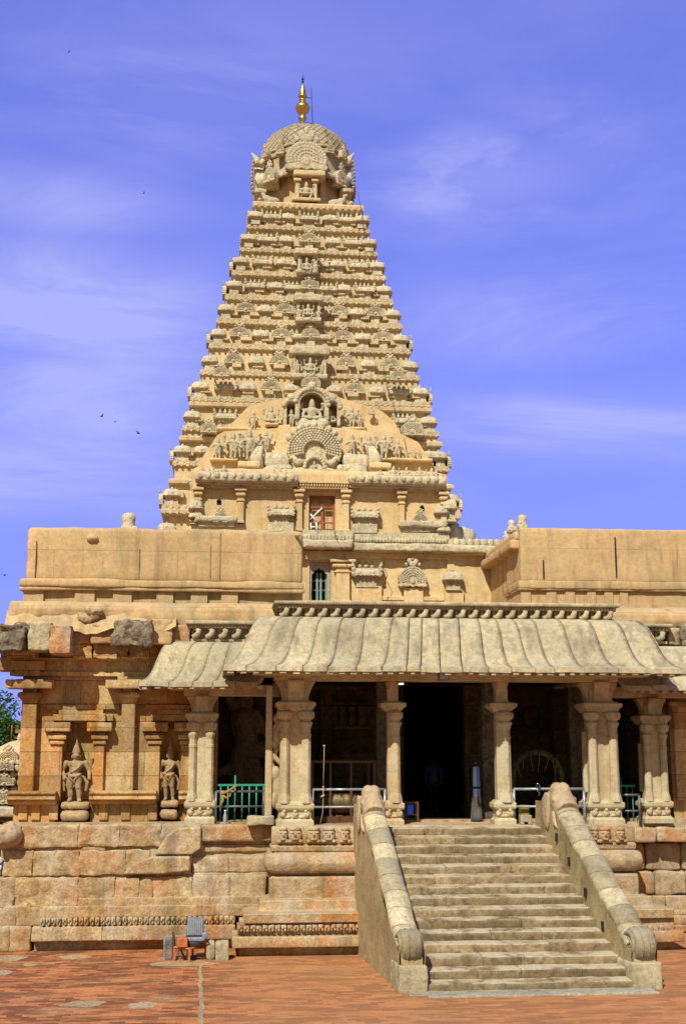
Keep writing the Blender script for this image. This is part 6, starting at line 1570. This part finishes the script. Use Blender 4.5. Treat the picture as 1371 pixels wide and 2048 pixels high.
# lamps
m = MB(); X0, X1 = PX(876, 31.5, 1350), PX(898, 31.5, 1350); z0, z1 = PZ(1360, 31.5), PZ(1338, 31.5)
fl = build(m.box(X0, X1, 31.48, 31.62, z0, z1), 'floodlight', M['grey'], bevel=.012); tag(fl, 'square grey floodlight hanging under the middle of the eave', 'floodlight')
build(MB().box(X0+.03, X1-.03, 31.455, 31.475, z0+.035, z1-.02), 'lens', M['glass'], fl)
build(MB().tube([((X0+X1)/2, 31.56, z1-.02), ((X0+X1)/2, 31.56, z1+.25)], .02, 6), 'bracket', M['iron'], fl)
m = MB(); a, b = P(797, 1368, 34.6), P(806, 1367.5, 34.6); m.tube([a, b], .018, 8); tl = build(m, 'tube_light', M['lamp']); tag(tl, 'short lit lamp tube glowing at the top of the dark doorway', 'lamp')
build(MB().box(a.x-.05, b.x+.05, 34.62, 34.7, a.z+.02, a.z+.08), 'batten', M['iron'], tl)

# ------------------------------------------------------------------ people in the shade
def person_body(h=1.68):
    m = MB(); c = m.cap
    for s in (-1, 1):
        m.ball((s*.09, -.07, .04), (.05, .13, .045), 10, 7); c((s*.09, 0, .08), (s*.095, 0, .46), .05, .062); c((s*.095, 0, .46), (s*.09, 0, .86), .07, .095)
        c((s*.19, 0, 1.36), (s*.24, .02, 1.08), .055, .045); c((s*.24, .02, 1.08), (s*.22, -.10, .86), .042, .032)
        m.ball((s*.22, -.115, .80), (.025, .045, .05), 8, 6)
        for k in range(4): c((s*.22, -.145+.022*k, .77), (s*.215, -.14+.02*k, .70+.008*abs(k-1.5)), .010, .008, 6)
        c((s*.21, -.15, .80), (s*.195, -.17, .75), .011, .009, 6)
    m.ball((0, 0, .92), (.17, .115, .12), 12, 8); c((0, 0, .95), (0, 0, 1.15), .14, .135); m.ball((0, 0, 1.25), (.18, .115, .16), 12, 8); m.ball((0, 0, 1.37), (.21, .09, .06), 12, 8)
    c((0, 0, 1.38), (0, -.01, 1.48), .055, .055); m.ball((0, -.01, 1.57), (.078, .095, .115), 12, 10); m.ball((0, -.105, 1.56), (.014, .02, .02), 6, 5)
    for s in (-1, 1): m.ball((s*.078, 0, 1.565), (.014, .022, .03), 6, 5); m.ball((s*.03, -.098, 1.59), (.014, .008, .009), 6, 5)
    m.ball((0, -.098, 1.515), (.026, .01, .008), 6, 5)
    return m
pm = organic(person_body(), .014, 2)
M['skin'] = plain('skin', (.20,.10,.06), .6)
pm.materials.append(M['skin'])
def person(x, y, z, rz, label, top, bottom, skirt, seed):
    t = thing('person', (x, y, z), label, 'person'); t.rotation_euler.z = 0
    b = link('body', pm, t, (x, y, z), rz)
    def add(mb, nm, mt): o = build(mb, nm, mt, t, (0,0,0)); me = o.data; o.location = (0,0,0); o.rotation_euler.z = rz; ORG[o.name] = Vector((x,y,z)); return o
    s = MB(); s.lathe([(.165, .84), (.18, .90), (.165, 1.05), (.185, 1.2), (.205, 1.3), (.19, 1.40), (.10, 1.44), (.06, 1.45)], (0,0,0), 20, sx=1.06, sy=.72)
    for k in (-1, 1): s.tube([(k*.17, 0, 1.39), (k*.225, .01, 1.25), (k*.25, .02, 1.10)], [.075, .07, .068], 12)
    add(organic_mb(s), 'shirt', top)
    if skirt: s = MB(); s.lathe([(.25, .05), (.22, .4), (.19, .75), (.175, .95)], (0,0,0), 20, sx=1.0, sy=.75); add(s, 'sari', bottom)
    else:
        s = MB()
        for k in (-1, 1): s.tube([(k*.09, 0, .06), (k*.095, 0, .46), (k*.085, 0, .92)], [.075, .085, .115], 14)
        add(s, 'trousers', bottom)
    hr = MB(); hr.ball((0, .02, 1.605), (.092, .10, .10), 14, 10, .06, 4); add(hr, 'hair', M['black'])
    return t
def organic_mb(s): return s
person(PX(865, 39.5), 39.5, 2.98, R(170), 'man in a dark blue shirt standing in the dark doorway, seen from behind', plain('blue_shirt', (.06,.06,.26), .8), plain('dark_trousers', (.02,.02,.02), .8), False, 1)
person(PX(1338, 35.2), 35.2, 2.9, R(20), 'person in faded pink clothes half hidden behind the far right pillar', plain('pink_blouse', (.40,.22,.22), .8), plain('pink_cloth', (.42,.25,.24), .8), True, 2)

# ------------------------------------------------------------------ floodlight table and mesh panel on the paving
g0 = G(378, 1924)
Yt_ = g0.y
def zt_(y, Y): return PZ(y, Y, 380)
tb = thing('metal_table', (g0.x, Yt_, 0), 'small orange painted metal table standing on the brick paving', 'table')
xs0, xs1 = PX(348, Yt_, 1900), PX(378, Yt_, 1920); xb1 = PX(411, Yt_+.8, 1910); yb = Yt_+.85
ztop = zt_(1898, Yt_)
for (x, y) in ((xs0, Yt_+.25), (xs1, Yt_), (xb1, yb-.2), (xs0+.42, yb)): build(MB().box(x-.025, x+.025, y-.025, y+.025, 0, ztop), 'leg', M['rusty'], tb)
f = MB()
for a, b in (((xs0, Yt_+.25), (xs1, Yt_)), ((xs1, Yt_), (xb1, yb-.2)), ((xb1, yb-.2), (xs0+.42, yb)), ((xs0+.42, yb), (xs0, Yt_+.25))): f.tube([(a[0], a[1], ztop), (b[0], b[1], ztop)], .03, 4, False)
f.add([(xs0, Yt_+.25, ztop+.02), (xs1, Yt_, ztop+.02), (xb1, yb-.2, ztop+.02), (xs0+.42, yb, ztop+.02)], [(0,1,2,3)])
build(f, 'top', M['rusty'], tb)
m = MB(); m.box(PX(354, Yt_, 1890), PX(375, Yt_, 1890), Yt_-.0, Yt_+.35, ztop+.035, ztop+.24); tag(build(m, 'switch_box', M['rusty'], bevel=.012), 'plain orange metal box sitting on the left of the table', 'box')
fx = PX(390, Yt_+.4, 1880); fzz = ztop+.03
fd = thing('ground_floodlight', (fx, Yt_+.4, fzz), 'grey ribbed floodlight housing tilted back on the orange table', 'floodlight')
m = MB(); w_ = .30; m.prism([(Yt_+.30, fzz+.22), (Yt_+.75, fzz+.16), (Yt_+.80, fzz+.34), (Yt_+.50, fzz+.62), (Yt_+.42, fzz+.62)], fx-.2, fx+.2, 'x'); build(m, 'housing', M['grey'], fd, bevel=.015)
m = MB()
for i in range(8): x = fx-.16+.32*i/7; m.prism([(Yt_+.27, fzz+.25), (Yt_+.31, fzz+.25), (Yt_+.44, fzz+.59), (Yt_+.39, fzz+.59)], x-.012, x+.012, 'x')
build(m, 'cooling_fins', M['grey'], fd)
m = MB(); m.rbox(fx-.22, fx+.24, Yt_+.20, Yt_+.5, fzz+.10, fzz+.20, .03, .1); m.rbox(fx+.17, fx+.29, Yt_+.2, Yt_+.42, fzz+.16, fzz+.30, .03, .1); m.rbox(fx-.27, fx-.2, Yt_+.25, Yt_+.42, fzz+.16, fzz+.27, .02, .1); build(m, 'gear_box', plain('pale_grey_metal', (.22,.23,.28), .4), fd)
m = MB(); m.rbox(fx-.2, fx+.1, Yt_+.15, Yt_+.5, fzz+.0, fzz+.1, .02, .1); m.tube([(fx+.15, Yt_+.2, fzz+.05), (fx+.22, Yt_+.15, fzz+.15), (fx+.33, Yt_+.2, fzz+.08)], .022, 7); build(m, 'foot', M['iron'], fd)
m = MB(); m.tube([(fx-.35, Yt_+.2, ztop), (fx-.2, Yt_+.3, ztop-.3), (fx+.1, Yt_+.3, .05), (fx+.5, Yt_+.3, .03), (fx+.9, Yt_+.6, .03)], .022, 7); build(m, 'cable', M['iron'], fd)
p0, p1 = G(328, 1919), G(374, 1920)
mp_ = thing('mesh_panel', ((p0.x+p1.x)/2, p0.y, 0), 'wire mesh panel in a grey frame standing beside the orange table', 'mesh panel')
zt2 = PZ(1870, p0.y, 350); y = p0.y
f = MB(); f.box(p0.x-.02, p0.x+.02, y-.02, y+.02, 0, zt2); f.box(p1.x-.02, p1.x+.02, y-.02, y+.02, 0, zt2); f.box(p0.x, p1.x, y-.018, y+.018, .02, .06); f.box(p0.x, p1.x, y-.018, y+.018, zt2-.04, zt2); build(f, 'frame', M['pipe'], mp_)
build(MB().box(PX(346, y, 1900)-.025, PX(346, y, 1900)+.025, y-.06, y-.02, .0, PZ(1863, y, 346)), 'brace_post', M['brown'], mp_)
f = MB(); n = 14
for i in range(1, n): x = p0.x+(p1.x-p0.x)*i/n; f.box(x-.004, x+.004, y-.004, y+.004, .05, zt2-.02)
for i in range(1, 18): z = .05+(zt2-.06)*i/18; f.box(p0.x, p1.x, y-.004, y+.004, z-.004, z+.004)
build(f, 'wire_mesh', M['pipe'], mp_)
for (a, b, yt, yb_, lab, dy) in ((412, 431, 1882, 1920, 'leaning grey granite block nearest the orange table', 0), (431, 457, 1885, 1921, 'square speckled granite block against the plinth end', .1)):
    g = G((a+b)/2, yb_); m = MB(); m.rbox(PX(a, g.y, 1900), PX(b, g.y, 1900), g.y, g.y+.4, -.02, PZ(yt, g.y, a), .02 if dy else .09, .08, amp=.015, fr=4)
    tag(build(m, 'granite_block', M['rail']), lab, 'stone block', 'granite blocks at the plinth foot')

# ------------------------------------------------------------------ far left: small shrine and trees
YF = 62.0
shr = thing('small_shrine', (PX(10, YF, 1600), YF, 0), 'small ornate shrine with stepped roof and domed top beyond the hall corner', 'shrine')
cxs = PX(12, YF, 1550)
zq_ = lambda y: PZ(y, YF, 20)
m = MB(); m.box(cxs-2.6, cxs+2.0, YF, YF+4, 0, zq_(1635)); m.box(cxs-1.0, cxs+1.2, YF-.6, YF+.3, 0, zq_(1640)); m.rbox(cxs-2.8, cxs+2.2, YF-1.0, YF+4.2, zq_(1632), zq_(1612), .1, .3, amp=.04, fr=2); build(m, 'hall', M['orn'], shr)
m = MB(); m.box(cxs-1.8, cxs+.6, YF-.65, YF-.55, 0, zq_(1642)); build(m, 'dark_opening', M['black'], shr)  # flat black sheet painted in for the shade of the entrance
for (ya, yb, hwid, sc2) in ((1612, 1575, 1.5, 1), (1575, 1545, 1.25, .9), (1545, 1522, 1.0, .8)):
    m = MB(); z0, z1 = zq_(ya), zq_(yb); m.box(cxs-hwid, cxs+hwid, YF+.2, YF+3.6, z0, z1); m.rbox(cxs-hwid-.25, cxs+hwid+.25, YF-.05, YF+3.8, z0+(z1-z0)*.72, z1, .1, .2, amp=.05, fr=3)
    for i in range(7): m.ball((cxs-hwid+2*hwid*(i+.5)/7, YF-.05, z0+(z1-z0)*.4), (.17, .18, (z1-z0)*.36), 8, 6, .35, 3); m.ball((cxs-hwid+2*hwid*(i+.5)/7, YF-.1, z1-.08), (.15, .14, .14), 8, 6, .3, 3)
    m.xf(FMB0, (cxs, YF-.05, z0+.1), (1.0*sc2, 1, (z1-z0)*.8)); build(m, 'roof_tier', M['orn'], shr)
m = MB(); m.lathe([(1.15, zq_(1523)), (1.3, zq_(1518)), (1.25, zq_(1508)), (.95, zq_(1494)), (.5, zq_(1484)), (.12, zq_(1480))], (cxs+.3, YF+1.8, 0), 24, power=3); m.lathe([(.07, zq_(1482)), (.16, zq_(1476)), (.1, zq_(1471)), (.03, zq_(1462))], (cxs+.3, YF+1.8, 0), 10)
m.xf(FMB0, (cxs+.05, YF+.35, zq_(1528)), (.9, 1, .9)); build(m, 'dome', M['tower'], shr)
m = MB(); X0 = PX(31, 58, 1460); m.box(X0, X0+3, 58, 60, PZ(1466, 58, 30), PZ(1459, 58, 30)); m.box(X0+.25, X0+3, 58.2, 60, PZ(1473, 58, 30), PZ(1466, 58, 30)); m.tube([(X0-.2, 58.3, PZ(1480, 58, 30)), (X0-.2, 58.3, PZ(1450, 58, 30))], .03, 6); m.box(X0+.6, X0+.9, 58.4, 58.7, 0, PZ(1472, 58, 30))
tag(build(m, 'roof_corner', plain('faded_red_stone', (.30,.12,.06), .9)), 'corner of a red roof with a thin pole behind the hall edge', 'roof')
# pale low wall piece by the shrine
def leaf_mat(nm, c):
    m, t, bs = mat_new(nm); q = NT(t); n = q.noise(q.n('ShaderNodeNewGeometry').outputs['Position'], 1.2, 4)
    q.l(q.mix(q.rng(n, .35, .65), c, tuple(k*1.7 for k in c)), bs.inputs['Base Color']); bs.inputs['Roughness'].default_value = .7; bs.inputs['Specular IOR Level'].default_value = .2
    return m
M['leaf'] = leaf_mat('leaf_green', (.035,.085,.02)); M['bark'] = plain('bark', (.09,.06,.04), .9)
def tree(x, y, h, r, label, seed, nleaf=3600):
    rnd = random.Random(seed); t = thing('tree', (x, y, 0), label, 'tree', 'trees beyond the shrine')
    m = MB(); m.tube([(x, y, 0), (x+.1, y, h*.3), (x, y+.1, h*.6)], [.35, .27, .16], 10); ctr = []
    for k in range(9):
        a = rnd.uniform(0, 6.28); q = Vector((x+math.cos(a)*r*rnd.uniform(.2, .75), y+math.sin(a)*r*rnd.uniform(.2, .75), h*rnd.uniform(.55, .92))); ctr.append((q, r*rnd.uniform(.35, .5)))
        m.tube([(x, y, h*rnd.uniform(.3, .55)), (Vector((x, y, h*.55))+q)/2, q], [.14, .09, .03], 6)
    build(m, 'trunk', M['bark'], t); m = MB()
    for i in range(nleaf):
        q, rr = rnd.choice(ctr); d = Vector((rnd.gauss(0, 1), rnd.gauss(0, 1), rnd.gauss(0, 1))).normalized(); p = q+d*rr*rnd.uniform(.6, 1.05)
        u = Vector((rnd.gauss(0, 1), rnd.gauss(0, 1), rnd.gauss(0, .6))).normalized(); v = u.cross(Vector((rnd.gauss(0, 1), rnd.gauss(0, 1), rnd.gauss(0, 1)))).normalized(); s = rnd.uniform(.10, .2)
        m.add([p-u*s, p+v*s*.5, p+u*s, p-v*s*.5], [(0,1,2,3)])
    build(m, 'crown', M['leaf'], t)
tree(PX(8, 95, 1480), 95, 7.9, 2.8, 'green leafy tree rising above the small shrine roof', 3, 5200); tree(PX(-60, 98, 1480), 98, 8.6, 3.4, 'tall leafy tree at the very left edge beyond the shrine', 5, 4200)
tree(PX(40, 100, 1480), 100, 7.2, 2.6, 'lower leafy tree half hidden by the hall corner', 9, 3600)
# bundle at the plinth corner
m = MB(); p = P(-1, 1738, 33.2); m.ball(p+Vector((0, 0, .05)), (.24, .15, .09), 10, 7, .3, 3); bu = build(m, 'cloth_bundle', plain('dark_violet_cloth', (.05,.03,.14), .9)); tag(bu, 'dark violet cloth bundle with white cloth at the left plinth corner', 'bundle')
m = MB(); m.ball(p+Vector((-.06, 0, .20)), (.14, .1, .10), 10, 7, .4, 4); m.ball(p+Vector((.04, -.12, .04)), (.05, .05, .06), 8, 6); build(m, 'white_cloth', M['white'], bu)

# ------------------------------------------------------------------ birds
for (px, py, Y, s, rz, lab) in ((204, 833, 140, .35, .4, 'dark bird with raised wings, first of three circling left of the tower'), (230, 844, 150, .26, 1.2, 'dark bird flying between two others left of the tower'), (277, 867, 130, .34, -.5, 'dark bird flying nearest to the tower side'), (288, 387, 160, .26, .2, 'tiny dark bird high in the sky left of the dome'), (10, 1151, 120, .24, .9, 'tiny dark bird low at the left edge of the sky'), (138, 105, 170, .26, .5, 'tiny dark bird at the very top left of the sky')):
    p = P(px, py, Y); m = MB(); c, s_ = math.cos(rz), math.sin(rz)
    def w3(x, y, z): return (p.x+(x*c-y*s_)*s, p.y+(x*s_+y*c)*s, p.z+z*s)
    m.ball(p, (.45*s, .2*s, .16*s), 8, 6)
    for sg in (-1, 1): m.add([w3(.25, 0, .1), w3(-.3, 0, .1), w3(-.15, sg*.8, .5), w3(.2, sg*.8, .55), w3(-.1, sg*1.6, .75), w3(.25, 0, .04), w3(-.3, 0, .04)], [(0,1,2,3), (3,2,4), (5,6,2,3)])
    m.add([w3(-.4, .15, 0), w3(-.4, -.15, 0), w3(-.8, -.2, .05), w3(-.8, .2, .05)], [(0,1,2,3)])
    tag(build(m, 'bird', M['iron']), lab, 'bird', 'birds in the sky')
